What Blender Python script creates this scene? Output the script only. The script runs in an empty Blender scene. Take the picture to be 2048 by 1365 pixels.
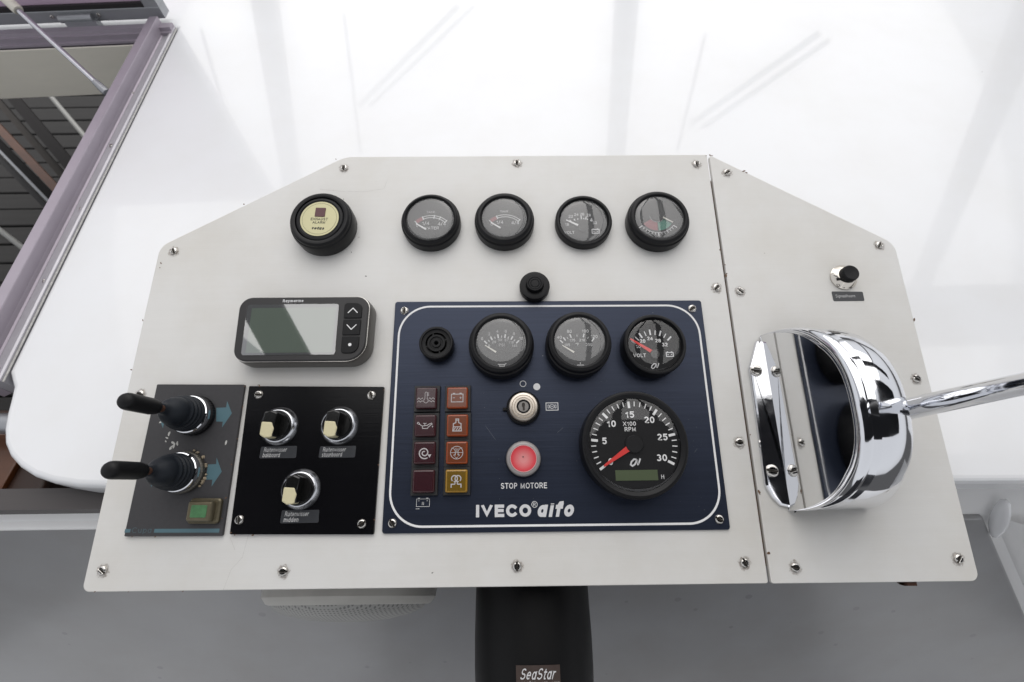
import bpy, bmesh, math, random
from mathutils import Vector, Matrix
R = math.radians
random.seed(7)
sc = bpy.context.scene
col = sc.collection

# ------------------------------------------------------------------ camera, sky, sun, exposure
TH, ALPHA, DCAM, FPX, ROLL = R(16.3), R(12.0), 0.44, 967.0, R(0.75)
PM = Matrix.Rotation(ALPHA, 4, 'X')            # dash panel frame: x right, y up the slope, z off the panel
_rt, _up, _fw = Vector((1, 0, 0)), Vector((0, math.cos(TH), math.sin(TH))), Vector((0, math.sin(TH), -math.cos(TH)))
CR = _rt * math.cos(ROLL) - _up * math.sin(ROLL)
CU = _rt * math.sin(ROLL) + _up * math.cos(ROLL)
CO = Vector((0, 0, DCAM))
cam = bpy.data.cameras.new('camera'); co = bpy.data.objects.new('camera', cam); col.objects.link(co)
Mc = Matrix((( CR.x, CU.x, -_fw.x, CO.x), (CR.y, CU.y, -_fw.y, CO.y), (CR.z, CU.z, -_fw.z, CO.z), (0, 0, 0, 1)))
co.matrix_world = PM @ Mc
cam.sensor_width = 36; cam.lens = FPX / 2048 * 36; cam.clip_start = 0.01; cam.clip_end = 200
cam.dof.use_dof = True; cam.dof.focus_distance = 0.44; cam.dof.aperture_fstop = 8.0
sc.camera = co

world = bpy.data.worlds.new('World'); sc.world = world; world.use_nodes = True
wn, wl = world.node_tree.nodes, world.node_tree.links
bg = wn['Background']
sky = wn.new('ShaderNodeTexSky'); sky.sky_type = 'NISHITA'; sky.sun_disc = False
sky.sun_elevation = R(56); sky.sun_rotation = R(6); sky.air_density = 1.0; sky.dust_density = 6.0; sky.ozone_density = 1.0
hs = wn.new('ShaderNodeHueSaturation'); hs.inputs['Saturation'].default_value = 0.22; hs.inputs['Value'].default_value = 1.0
cl = wn.new('ShaderNodeMix'); cl.data_type = 'RGBA'; cl.inputs['Factor'].default_value = 0.72     # even overcast layer over the sky
cl.inputs['B'].default_value = (6.6, 6.7, 6.95, 1)
tcw = wn.new('ShaderNodeTexCoord'); spw = wn.new('ShaderNodeSeparateXYZ'); wl.new(tcw.outputs['Generated'], spw.inputs[0])
hz = wn.new('ShaderNodeMapRange'); hz.inputs['From Min'].default_value = -0.02; hz.inputs['From Max'].default_value = 0.02; wl.new(spw.outputs['Z'], hz.inputs['Value'])
gd = wn.new('ShaderNodeMix'); gd.data_type = 'RGBA'; gd.inputs['A'].default_value = (0.8, 0.8, 0.82, 1); wl.new(hz.outputs[0], gd.inputs['Factor'])   # dull water below the horizon
wl.new(sky.outputs[0], hs.inputs['Color']); wl.new(hs.outputs[0], cl.inputs['A']); wl.new(cl.outputs['Result'], gd.inputs['B']); wl.new(gd.outputs['Result'], bg.inputs['Color'])
bg.inputs['Strength'].default_value = 0.12
sun = bpy.data.lights.new('sun', 'SUN'); sun.energy = 1.5; sun.angle = R(85); sun.color = (1, 0.97, 0.93)
so = bpy.data.objects.new('sun', sun); col.objects.link(so)
_d = Vector((math.sin(R(6)) * math.cos(R(56)), math.cos(R(6)) * math.cos(R(56)), math.sin(R(56))))
so.rotation_euler = _d.to_track_quat('Z', 'Y').to_euler()
vs = sc.view_settings; vs.view_transform = 'Standard'; vs.look = 'None'; vs.exposure = 0.15; vs.gamma = 1.0; vs.use_curve_mapping = False
sc.render.engine = 'CYCLES'; sc.cycles.use_denoising = True; sc.cycles.max_bounces = 10
sc.cycles.transparent_max_bounces = 12; sc.cycles.caustics_reflective = False; sc.cycles.blur_glossy = 0.3

# ------------------------------------------------------------------ survey: a sight line of the photograph (2048 px wide) to a point of the place
def ray(px, py):
    u, v = (px - 1024) / FPX, -(py - 682.5) / FPX
    return (_fw + CR * u + CU * v)
def P(px, py, h=0.0):
    d = ray(px, py); t = (h - CO.z) / d.z
    p = CO + d * t
    return (p.x, p.y)
COW = PM @ CO
def W(px, py, z):
    d = PM.to_3x3() @ ray(px, py); t = (z - COW.z) / d.z
    return COW + d * t
def WY(px, py, y):
    d = PM.to_3x3() @ ray(px, py); t = (y - COW.y) / d.y
    return COW + d * t
def WP(px, py, p0, n):
    d = PM.to_3x3() @ ray(px, py); t = (p0 - COW).dot(n) / d.dot(n)
    return COW + d * t

# ------------------------------------------------------------------ mesh helpers
class MB:
    def __init__(s): s.v, s.f = [], []
    def add(s, vs_, fs_):
        o = len(s.v); s.v += [tuple(v) for v in vs_]; s.f += [[i + o for i in f] for f in fs_]; return s
    def build(s, name, mat, parent=None, M=None, sharp=35, smooth=True):
        me = bpy.data.meshes.new(name); me.from_pydata(s.v, [], s.f); me.validate(); me.update()
        bm = bmesh.new(); bm.from_mesh(me); bmesh.ops.recalc_face_normals(bm, faces=bm.faces)
        bm.to_mesh(me); bm.free()
        if smooth:
            me.polygons.foreach_set('use_smooth', [True] * len(me.polygons)); me.set_sharp_from_angle(angle=R(sharp))
            for p in me.polygons:                                  # big flat caps keep one flat normal
                if p.loop_total > 8 or (p.loop_total == 4 and p.area > 0.002):
                    for li in p.loop_indices: me.edges[me.loops[li].edge_index].use_edge_sharp = True
        me.materials.append(mat)
        o = link(name, me, parent, M)
        return o
def link(name, me, parent=None, M=None):
    o = bpy.data.objects.new(name, me); col.objects.link(o)
    if parent: o.parent = parent
    if M is not None: o.matrix_basis = M
    return o
def tag(o, label, cat, group=None):
    o['label'] = label; o['category'] = cat
    if group: o['group'] = group
    return o
def thing(name, label, cat, x=0, y=0, z=0, rot=0, group=None, M=None):
    e = bpy.data.objects.new(name, None); col.objects.link(e); e.empty_display_size = 0.01
    e.matrix_basis = M if M is not None else PM @ Matrix.Translation((x, y, z)) @ Matrix.Rotation(rot, 4, 'Z')
    return tag(e, label, cat, group)
def struct(o): o['kind'] = 'structure'; return o

def area2(p): return sum(p[i][0] * p[(i + 1) % len(p)][1] - p[(i + 1) % len(p)][0] * p[i][1] for i in range(len(p)))
def ccw(p): return list(p) if area2(p) > 0 else list(reversed(p))
def inset(p, d):
    n, out = len(p), []
    for i in range(n):
        a, b, c = Vector(p[i - 1][:2]), Vector(p[i][:2]), Vector(p[(i + 1) % n][:2])
        e1, e2 = (b - a), (c - b)
        if e1.length < 1e-9 or e2.length < 1e-9: out.append(tuple(b)); continue
        e1.normalize(); e2.normalize()
        n1, n2 = Vector((-e1.y, e1.x)), Vector((-e2.y, e2.x))
        m = n1 + n2; k = m.dot(n1)
        m = m * (d / k) if abs(k) > 0.2 else n1 * d
        out.append((b.x + m.x, b.y + m.y))
    return out
def rounded(p, r, seg=8):
    p = ccw(p); n = len(p); out = []
    rr = r if isinstance(r, (list, tuple)) else [r] * n
    for i in range(n):
        a, b, c = Vector(p[i - 1]), Vector(p[i]), Vector(p[(i + 1) % n])
        if rr[i] <= 0: out.append(tuple(b)); continue
        u, w = (a - b).normalized(), (c - b).normalized()
        ang = u.angle(w); t = min(rr[i] / math.tan(ang / 2), 0.48 * (a - b).length, 0.48 * (c - b).length)
        p0, p2 = b + u * t, b + w * t
        rad = t * math.tan(ang / 2); ctr = b + (u + w).normalized() * (rad / math.sin(ang / 2))
        a0 = math.atan2(p0.y - ctr.y, p0.x - ctr.x); a1 = math.atan2(p2.y - ctr.y, p2.x - ctr.x)
        da = (a1 - a0 + math.pi) % (2 * math.pi) - math.pi
        for k in range(seg + 1):
            q = a0 + da * k / seg; out.append((ctr.x + rad * math.cos(q), ctr.y + rad * math.sin(q)))
    return out
def loft(mb, layers, cap0=True, cap1=True):
    n = len(layers[0][0]); V, F = [], []
    for poly, z in layers: V += [(q[0], q[1], z) for q in poly]
    for k in range(len(layers) - 1):
        for i in range(n):
            j = (i + 1) % n; F.append([k * n + i, k * n + j, (k + 1) * n + j, (k + 1) * n + i])
    if cap0: F.append(list(reversed(range(n))))
    if cap1: F.append([(len(layers) - 1) * n + i for i in range(n)])
    return mb.add(V, F)
def plate(mb, poly, z0, z1, b=0.0005, steps=3, cap0=True):
    poly = ccw(poly); L = [(poly, z0), (poly, z1 - b)]
    for k in range(1, steps + 1):
        a = math.pi / 2 * k / steps
        L.append((inset(poly, b * (1 - math.cos(a))), z1 - b + b * math.sin(a)))
    return loft(mb, L, cap0=cap0)
def rect(cx, cy, w, h): return [(cx - w / 2, cy - h / 2), (cx + w / 2, cy - h / 2), (cx + w / 2, cy + h / 2), (cx - w / 2, cy + h / 2)]
def circle(cx, cy, r, n=32, a0=0): return [(cx + r * math.cos(a0 + 2 * math.pi * i / n), cy + r * math.sin(a0 + 2 * math.pi * i / n)) for i in range(n)]
def lathe(mb, prof, seg=56, c=(0, 0), wob=None):
    V, F, rows = [], [], []
    for r, z in prof:
        if r <= 1e-7: rows.append([len(V)]); V.append((c[0], c[1], z))
        else:
            rows.append(list(range(len(V), len(V) + seg)))
            for i in range(seg):
                a = 2 * math.pi * i / seg; q = r * (wob(a, z) if wob else 1)
                V.append((c[0] + q * math.cos(a), c[1] + q * math.sin(a), z))
    for A, B in zip(rows, rows[1:]):
        for i in range(seg):
            j = (i + 1) % seg
            if len(A) == 1 and len(B) == 1: break
            if len(A) == 1: F.append([A[0], B[i], B[j]])
            elif len(B) == 1: F.append([A[i], A[j], B[0]])
            else: F.append([A[i], A[j], B[j], B[i]])
    return mb.add(V, F)
def box(mb, x0, x1, y0, y1, z0, z1):
    return mb.add([(x0, y0, z0), (x1, y0, z0), (x1, y1, z0), (x0, y1, z0), (x0, y0, z1), (x1, y0, z1), (x1, y1, z1), (x0, y1, z1)],
                  [[3, 2, 1, 0], [4, 5, 6, 7], [0, 1, 5, 4], [1, 2, 6, 5], [2, 3, 7, 6], [3, 0, 4, 7]])
def tube(mb, pts, rad, seg=20):
    pts = [Vector(p) for p in pts]; V, F = [], []; n = len(pts)
    rad = rad if isinstance(rad, (list, tuple)) else [rad] * n
    ref = Vector((0.13, 0.31, 0.94))
    for i, p in enumerate(pts):
        t = (pts[min(i + 1, n - 1)] - pts[max(i - 1, 0)]).normalized()
        a = t.cross(ref).normalized(); b = t.cross(a)
        for k in range(seg):
            q = 2 * math.pi * k / seg; V.append(p + (a * math.cos(q) + b * math.sin(q)) * max(rad[i], 1e-6))
    for i in range(n - 1):
        for k in range(seg):
            j = (k + 1) % seg; F.append([i * seg + k, i * seg + j, (i + 1) * seg + j, (i + 1) * seg + k])
    F.append(list(range(seg))); F.append([(n - 1) * seg + k for k in range(seg)])
    return mb.add(V, F)
def bar(mb, a, b, w, h, up=(0, 0, 1)):
    a, b, up = Vector(a), Vector(b), Vector(up); t = (b - a).normalized()
    s = t.cross(up).normalized(); u = s.cross(t)
    V = [p + s * (w / 2 * i) + u * (h / 2 * j) for p in (a, b) for i, j in ((-1, -1), (1, -1), (1, 1), (-1, 1))]
    return mb.add(V, [[0, 1, 2, 3], [7, 6, 5, 4], [0, 4, 5, 1], [1, 5, 6, 2], [2, 6, 7, 3], [3, 7, 4, 0]])
def stroke(mb, pts, w, z, closed=False):
    pts = [Vector(p) for p in pts]; n = len(pts); L, Rr = [], []
    for i in range(n):
        pa = pts[i - 1] if (i > 0 or closed) else None
        pc = pts[(i + 1) % n] if (i < n - 1 or closed) else None
        e1 = (pts[i] - pa).normalized() if pa is not None else None
        e2 = (pc - pts[i]).normalized() if pc is not None else None
        if e1 is None: e1 = e2
        if e2 is None: e2 = e1
        n1, n2 = Vector((-e1.y, e1.x)), Vector((-e2.y, e2.x)); m = n1 + n2; k = m.dot(n1)
        m = m / k if k > 0.3 else n1
        L.append(pts[i] + m * (w / 2)); Rr.append(pts[i] - m * (w / 2))
    V = [(q.x, q.y, z) for q in L] + [(q.x, q.y, z) for q in Rr]
    F = [[n + i, n + (i + 1) % n, (i + 1) % n, i] for i in range(n if closed else n - 1)]
    return mb.add(V, F)
def face(mb, poly, z): poly = ccw(poly); return mb.add([(q[0], q[1], z) for q in poly], [list(range(len(poly)))])
def arc(cx, cy, r, a0, a1, n=16):      # degrees clockwise from up
    return [(cx + r * math.sin(R(a0 + (a1 - a0) * i / n)), cy + r * math.cos(R(a0 + (a1 - a0) * i / n))) for i in range(n + 1)]
def el(cx, cy, rx, ry, a0=0, a1=360, n=18): return [(cx + rx * math.cos(R(a0 + (a1 - a0) * i / n)), cy + ry * math.sin(R(a0 + (a1 - a0) * i / n))) for i in range(n + 1)]
def ring(cx, cy, rx, ry): return el(cx, cy, rx, ry, 90, 430, 20) + ['c']
GL = {  # plain sans-serif skeletons: advance width, pen strokes
 '0': (.56, [el(.28, .5, .26, .5)[:-1] + ['c']]), '1': (.36, [[(.06, .72), (.26, .86), (.30, 1), (.30, 0)]]), '2': (.56, [el(.28, .72, .25, .28, 165, -35) + [(.03, 0), (.55, 0)]]),
 '3': (.56, [el(.27, .755, .22, .245, 155, -85), el(.27, .265, .26, .265, 85, -160)]), '4': (.58, [[(.42, 0), (.42, 1), (.02, .28), (.58, .28)]]), '5': (.56, [[(.50, 1), (.10, 1), (.05, .50)] + el(.27, .33, .26, .33, 140, -155)]),
 '6': (.56, [el(.30, .68, .25, .32, 35, 170) + [(.03, .40)], el(.28, .31, .25, .31)[:-1] + ['c']]), '7': (.54, [[(.02, 1), (.53, 1), (.20, 0)]]), '8': (.56, [el(.28, .76, .21, .24)[:-1] + ['c'], el(.28, .26, .26, .26)[:-1] + ['c']]),
 '9': (.56, [el(.26, .32, .25, .32, 215, 350) + [(.53, .60)], el(.28, .69, .25, .31)[:-1] + ['c']]), '/': (.36, [[(0, -.05), (.36, 1.05)]]), '.': (.12, [[(.06, 0), (.06, .12)]]), '(': (.24, [el(.30, .45, .26, .62, 125, 235)]), ')': (.24, [el(-.06, .45, .26, .62, 55, -55)]), '°': (.3, [el(.15, .85, .13, .14)[:-1] + ['c']]),
 'A': (.70, [[(0, 0), (.35, 1), (.70, 0)], [(.12, .33), (.58, .33)]]), 'C': (.70, [el(.38, .5, .36, .5, 48, 312)]), 'D': (.66, [[(.05, 0), (.05, 1), (.25, 1)] + el(.27, .5, .36, .5, 88, -88) + [(.25, 0), (.05, 0)]]), 'E': (.58, [[(.56, 1), (.06, 1), (.06, 0), (.57, 0)], [(.06, .53), (.52, .53)]]), 'F': (.55, [[(.55, 1), (.06, 1), (.06, 0)], [(.06, .5), (.48, .5)]]),
 'H': (.64, [[(.05, 0), (.05, 1)], [(.60, 0), (.60, 1)], [(.05, .53), (.60, .53)]]), 'I': (.10, [[(.05, 0), (.05, 1)]]), 'K': (.64, [[(.05, 0), (.05, 1)], [(.60, 1), (.07, .40)], [(.24, .58), (.64, 0)]]), 'L': (.50, [[(.05, 1), (.05, 0), (.50, 0)]]), 'M': (.80, [[(.05, 0), (.05, 1), (.40, .08), (.75, 1), (.75, 0)]]), 'N': (.66, [[(.05, 0), (.05, 1), (.60, 0), (.60, 1)]]),
 'O': (.74, [el(.37, .5, .35, .5)[:-1] + ['c']]), 'P': (.60, [[(.05, 0), (.05, 1), (.30, 1)] + el(.32, .73, .24, .27, 85, -85) + [(.05, .46)]]), 'R': (.64, [[(.05, 0), (.05, 1), (.32, 1)] + el(.34, .74, .24, .26, 85, -85) + [(.05, .48)], [(.36, .48), (.62, 0)]]), 'S': (.62, [el(.31, .745, .25, .255, 25, 250) + el(.31, .255, .28, .255, 70, -160)]), 'T': (.60, [[(0, 1), (.60, 1)], [(.30, .99), (.30, 0)]]),
 'U': (.64, [[(.05, 1)] + el(.32, .30, .27, .30, 180, 360) + [(.59, 1)]]), 'V': (.66, [[(0, 1), (.33, 0), (.66, 1)]]), 'W': (.92, [[(0, 1), (.23, 0), (.46, .95), (.69, 0), (.92, 1)]]), 'X': (.64, [[(0, 0), (.64, 1)], [(0, 1), (.64, 0)]]),
 'a': (.52, [el(.25, .34, .22, .34)[:-1] + ['c'], [(.48, .70), (.48, 0)]]), 'b': (.54, [[(.05, 1), (.05, 0)], el(.29, .34, .22, .34)[:-1] + ['c']]), 'd': (.54, [[(.49, 1), (.49, 0)], el(.26, .34, .22, .34)[:-1] + ['c']]), 'e': (.52, [[(.04, .36), (.49, .36)] + el(.26, .35, .23, .33, 5, 315)]), 'f': (.30, [[(.12, 0), (.12, .82), (.18, .97), (.30, 1)], [(0, .68), (.30, .68)]]),
 'g': (.54, [el(.26, .34, .22, .34)[:-1] + ['c'], [(.49, .70), (.49, -.08)] + el(.27, -.08, .22, .2, -5, -150)]), 'h': (.52, [[(.05, 1), (.05, 0)], [(.05, .38)] + el(.26, .42, .21, .26, 170, 0) + [(.47, 0)]]), 'i': (.10, [[(.05, 0), (.05, .64)], [(.05, .89), (.05, .97)]]), 'k': (.48, [[(.05, 0), (.05, 1)], [(.45, .68), (.07, .28)], [(.20, .40), (.48, 0)]]), 'l': (.10, [[(.05, 0), (.05, 1)]]),
 'm': (.80, [[(.05, 0), (.05, .70)], [(.05, .40)] + el(.22, .44, .17, .24, 170, 0) + [(.39, 0)], [(.39, .40)] + el(.56, .44, .17, .24, 170, 0) + [(.73, 0)]]), 'n': (.52, [[(.05, 0), (.05, .70)], [(.05, .38)] + el(.26, .42, .21, .26, 170, 0) + [(.47, 0)]]), 'o': (.54, [el(.27, .34, .24, .34)[:-1] + ['c']]), 'p': (.54, [[(.05, .70), (.05, -.27)], el(.29, .34, .22, .34)[:-1] + ['c']]), 'r': (.32, [[(.05, 0), (.05, .70)], [(.05, .36), (.12, .58), (.22, .67), (.32, .67)]]),
 's': (.46, [el(.23, .515, .18, .165, 30, 250) + el(.23, .18, .2, .18, 70, -155)]), 't': (.30, [[(.13, .92), (.13, .14), (.18, .02), (.30, .01)], [(0, .68), (.30, .68)]]), 'u': (.52, [[(.05, .70)] + el(.25, .24, .20, .24, 180, 350) + [(.46, .70)], [(.47, .70), (.47, 0)]]), 'v': (.50, [[(0, .70), (.25, 0), (.50, .70)]]), 'w': (.72, [[(0, .70), (.18, 0), (.36, .66), (.54, 0), (.72, .70)]]), 'y': (.50, [[(0, .70), (.26, .02)], [(.50, .70), (.20, -.18), (.05, -.25)]]), ' ': (.28, []),
}
def text(mb, body, cx, cy, w=None, h=None, z=0.0, bold=0.0, shear=0.0, bend=None, skew=0.0):
    wt_ = 0.115 + bold * 3.2; T = MB(); x = 0.0
    for ch in body:
        adv, st = GL[ch]
        for k, pts in enumerate(st):
            cl = pts[-1] == 'c'; pts = [p for p in pts if p != 'c']
            if not cl:
                pts = list(pts)
                for e, f_ in ((0, 1), (-1, -2)):
                    dx, dy = pts[e][0] - pts[f_][0], pts[e][1] - pts[f_][1]; L_ = math.hypot(dx, dy)
                    if L_ > 0.09: pts[e] = (pts[e][0] + dx / L_ * wt_ * 0.5, pts[e][1] + dy / L_ * wt_ * 0.5 / (1 - wt_))
            stroke(T, [(x + a + wt_ / 2, b * (1 - wt_) + wt_ / 2) for a, b in pts], wt_, k * 0.000006, cl)
        x += adv + wt_ + 0.11
    if not any(c in 'gpy/()' for c in body): T.v = [(v[0], min(1.0, max(0.0, v[1])), v[2]) for v in T.v]
    V = [(v[0] + (shear) * v[1], v[1], v[2]) for v in T.v]
    x0, x1 = min(v[0] for v in V), max(v[0] for v in V); y0, y1 = min(v[1] for v in V), max(v[1] for v in V)
    sx = (w / (x1 - x0)) if w else None; sy = (h / (y1 - y0)) if h else None
    sx = sx or sy; sy = sy or sx
    out = []
    for v in V:
        yy = (v[1] - (y0 + y1) / 2) * sy
        out.append((cx + (v[0] - (x0 + x1) / 2) * sx + yy * skew, cy + yy, z + v[2]))
    if bend: out = [bend(q) for q in out]
    return mb.add(out, T.f)

# ------------------------------------------------------------------ materials
def new_mat(name):
    m = bpy.data.materials.new(name); m.use_nodes = True
    return m, m.node_tree.nodes, m.node_tree.links, m.node_tree.nodes['Principled BSDF']
def pbr(name, c, rough=0.5, metal=0.0, coat=0.0, spec=0.5, var=0.0, vscale=40, bump=0.0, bscale=600, stretch=(1, 1, 1), rvar=0.0, coat_rough=0.05, specks=0, speck_c=(0.1, 0.08, 0.06), sscale=60, aniso=0.0, ssize=0.035, grime=0.0):
    m, N, L, b = new_mat(name)
    b.inputs['Base Color'].default_value = (*c, 1); b.inputs['Roughness'].default_value = rough; b.inputs['Metallic'].default_value = metal
    b.inputs['Coat Weight'].default_value = coat; b.inputs['Coat Roughness'].default_value = coat_rough; b.inputs['Specular IOR Level'].default_value = spec
    b.inputs['Anisotropic'].default_value = aniso
    tc = N.new('ShaderNodeTexCoord'); mp = N.new('ShaderNodeMapping'); mp.inputs['Scale'].default_value = stretch; L.new(tc.outputs['Object'], mp.inputs[0])
    src = None
    if var or rvar:
        nz = N.new('ShaderNodeTexNoise'); nz.inputs['Scale'].default_value = vscale; nz.inputs['Detail'].default_value = 5; L.new(mp.outputs[0], nz.inputs['Vector'])
        if var:
            mx = N.new('ShaderNodeMix'); mx.data_type = 'RGBA'
            mx.inputs['A'].default_value = (*[max(0, x * (1 - var)) for x in c], 1); mx.inputs['B'].default_value = (*[min(1, x * (1 + var)) for x in c], 1)
            L.new(nz.outputs['Fac'], mx.inputs['Factor']); src = mx.outputs['Result']
        if rvar:
            mr = N.new('ShaderNodeMapRange'); mr.inputs['To Min'].default_value = max(0.01, rough - rvar); mr.inputs['To Max'].default_value = rough + rvar
            mr.inputs['From Min'].default_value = 0.3; mr.inputs['From Max'].default_value = 0.7
            L.new(nz.outputs['Fac'], mr.inputs['Value']); L.new(mr.outputs[0], b.inputs['Roughness'])
    if specks:
        vo = N.new('ShaderNodeTexVoronoi'); vo.inputs['Scale'].default_value = sscale; vo.inputs['Randomness'].default_value = 1; L.new(tc.outputs['Object'], vo.inputs['Vector'])
        sepc = N.new('ShaderNodeSeparateColor'); L.new(vo.outputs['Color'], sepc.inputs[0])
        n2 = N.new('ShaderNodeMath'); n2.operation = 'MULTIPLY'; n2.inputs[1].default_value = ssize; L.new(sepc.outputs[0], n2.inputs[0])
        lt = N.new('ShaderNodeMath'); lt.operation = 'LESS_THAN'; L.new(vo.outputs['Distance'], lt.inputs[0]); L.new(n2.outputs[0], lt.inputs[1])
        g = N.new('ShaderNodeMath'); g.operation = 'GREATER_THAN'; g.inputs[1].default_value = 1 - specks; L.new(sepc.outputs[1], g.inputs[0])
        ml = N.new('ShaderNodeMath'); ml.operation = 'MULTIPLY'; L.new(lt.outputs[0], ml.inputs[0]); L.new(g.outputs[0], ml.inputs[1])
        m3 = N.new('ShaderNodeMath'); m3.operation = 'MULTIPLY'; m3.inputs[1].default_value = 0.75; L.new(ml.outputs[0], m3.inputs[0])
        mx = N.new('ShaderNodeMix'); mx.data_type = 'RGBA'; mx.inputs['A'].default_value = (*c, 1); mx.inputs['B'].default_value = (*speck_c, 1)
        if src: L.new(src, mx.inputs['A'])
        L.new(m3.outputs[0], mx.inputs['Factor']); src = mx.outputs['Result']
    if grime:
        ng = N.new('ShaderNodeTexNoise'); ng.inputs['Scale'].default_value = 7; ng.inputs['Detail'].default_value = 6; ng.inputs['Roughness'].default_value = 0.65; L.new(tc.outputs['Object'], ng.inputs['Vector'])
        mg = N.new('ShaderNodeMapRange'); mg.inputs['From Min'].default_value = 0.42; mg.inputs['From Max'].default_value = 0.75; mg.inputs['To Max'].default_value = grime; L.new(ng.outputs['Fac'], mg.inputs['Value'])
        mx = N.new('ShaderNodeMix'); mx.data_type = 'RGBA'; mx.inputs['A'].default_value = (*c, 1); mx.inputs['B'].default_value = (c[0] * 0.72, c[1] * 0.66, c[2] * 0.55, 1)
        if src: L.new(src, mx.inputs['A'])
        L.new(mg.outputs[0], mx.inputs['Factor']); src = mx.outputs['Result']
    if src: L.new(src, b.inputs['Base Color'])
    if bump:
        nb = N.new('ShaderNodeTexNoise'); nb.inputs['Scale'].default_value = bscale; nb.inputs['Detail'].default_value = 4; L.new(mp.outputs[0], nb.inputs['Vector'])
        bp = N.new('ShaderNodeBump'); bp.inputs['Strength'].default_value = bump; bp.inputs['Distance'].default_value = 0.0004
        L.new(nb.outputs['Fac'], bp.inputs['Height']); L.new(bp.outputs[0], b.inputs['Normal'])
    return m
def glassy(name, ior=1.75, dust=0.03, dust_c=(0.6, 0.6, 0.6), rough=0.02):
    m, N, L, b = new_mat(name); N.remove(b); out = N['Material Output']
    tr = N.new('ShaderNodeBsdfTransparent'); gl = N.new('ShaderNodeBsdfGlossy'); gl.inputs['Roughness'].default_value = rough
    df = N.new('ShaderNodeBsdfDiffuse'); df.inputs['Color'].default_value = (*dust_c, 1)
    r0 = ((ior - 1) / (ior + 1)) ** 2                                   # same reflectance from both sides of the thin pane
    lw_ = N.new('ShaderNodeLayerWeight'); lw_.inputs['Blend'].default_value = 0.5
    pw_ = N.new('ShaderNodeMath'); pw_.operation = 'POWER'; pw_.inputs[1].default_value = 5; L.new(lw_.outputs['Facing'], pw_.inputs[0])
    fr = N.new('ShaderNodeMath'); fr.operation = 'MULTIPLY_ADD'; fr.inputs[1].default_value = 1 - r0; fr.inputs[2].default_value = r0; L.new(pw_.outputs[0], fr.inputs[0])
    tc = N.new('ShaderNodeTexCoord'); nz = N.new('ShaderNodeTexNoise'); nz.inputs['Scale'].default_value = 300; nz.inputs['Detail'].default_value = 6; L.new(tc.outputs['Object'], nz.inputs['Vector'])
    mr = N.new('ShaderNodeMapRange'); mr.inputs['To Min'].default_value = dust * 0.8; mr.inputs['To Max'].default_value = dust * 1.2; L.new(nz.outputs['Fac'], mr.inputs['Value'])
    m1 = N.new('ShaderNodeMixShader'); m1.inputs[0].default_value = dust; L.new(tr.outputs[0], m1.inputs[1]); L.new(df.outputs[0], m1.inputs[2])
    m2 = N.new('ShaderNodeMixShader'); L.new(fr.outputs[0], m2.inputs[0]); L.new(m1.outputs[0], m2.inputs[1]); L.new(gl.outputs[0], m2.inputs[2])
    L.new(m2.outputs[0], out.inputs['Surface']); return m

M_cream = pbr('cream_paint', (0.655, 0.648, 0.630), 0.42, var=0.025, vscale=220, stretch=(0.05, 1, 1), bump=0.16, bscale=900, rvar=0.06, specks=0.2, sscale=55, coat=0.08, grime=0.32)
M_edge = pbr('raw_wood_edge', (0.12, 0.065, 0.035), 0.8, var=0.5, vscale=200)
M_roof = pbr('white_gelcoat', (0.755, 0.765, 0.785), 0.25, var=0.015, vscale=8, coat=0.45, coat_rough=0.04, specks=0.10, sscale=18, ssize=0.03, speck_c=(0.35, 0.35, 0.35), grime=0.12)
M_wallw = pbr('wall_gelcoat', (0.80, 0.80, 0.80), 0.3, var=0.05, vscale=10, coat=0.3, coat_rough=0.08)
M_wallshade = pbr('shade_grey', (0.265, 0.268, 0.277), 0.32, var=0.22, vscale=5, coat=0.25, coat_rough=0.15, specks=0.5, sscale=34, ssize=0.16, grime=0.3, speck_c=(0.2, 0.2, 0.21))  # grey of the console shade painted on the bulkhead
M_blue = pbr('blue_anodised', (0.025, 0.032, 0.054), 0.34, metal=0.6, var=0.22, vscale=420, stretch=(0.02, 1, 1), bump=0.18, bscale=900, specks=0.22, sscale=70, speck_c=(0.35, 0.36, 0.38))
M_black = pbr('black_laminate', (0.004, 0.004, 0.005), 0.20, spec=0.2, var=0.2, vscale=300, stretch=(0.05, 1, 1), bump=0.08, bscale=800, specks=0.2, sscale=70, speck_c=(0.2, 0.2, 0.2))
M_greyp = pbr('charcoal_laminate', (0.048, 0.047, 0.050), 0.5, spec=0.3, var=0.12, vscale=300, bump=0.2, bscale=1500, specks=0.25, sscale=60, speck_c=(0.3, 0.3, 0.3))
M_rubber = pbr('black_rubber', (0.007, 0.007, 0.008), 0.45, spec=0.22, var=0.2, vscale=200, bump=0.1, bscale=800)
M_boot = pbr('ribbed_rubber', (0.010, 0.013, 0.018), 0.5, spec=0.25, var=0.2, vscale=150)
M_bezel = pbr('satin_black', (0.007, 0.007, 0.008), 0.36, spec=0.22, bump=0.06, bscale=1500, var=0.1)
M_dial = pbr('dial_black', (0.006, 0.006, 0.007), 0.6, spec=0.2)
M_glass = glassy('gauge_glass', 1.75, 0.15)
M_glass2 = glassy('clear_glass', 1.6, 0.008)
M_scr = glassy('display_glass', 3.0, 0.05)
M_white = pbr('white_print', (0.74, 0.74, 0.74), 0.5)
M_wlight = pbr('silver_print', (0.60, 0.60, 0.61), 0.45)
M_faded = pbr('faded_print', (0.60, 0.60, 0.60), 0.6)
M_icon = pbr('icon_print', (0.42, 0.40, 0.40), 0.5)
M_dim = pbr('worn_print', (0.42, 0.42, 0.42), 0.6)
M_chrome = pbr('chrome', (0.78, 0.79, 0.82), 0.06, metal=1.0, rvar=0.04, vscale=90, bump=0.03, bscale=250, specks=0.5, sscale=140, speck_c=(0.25, 0.24, 0.23))
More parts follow.
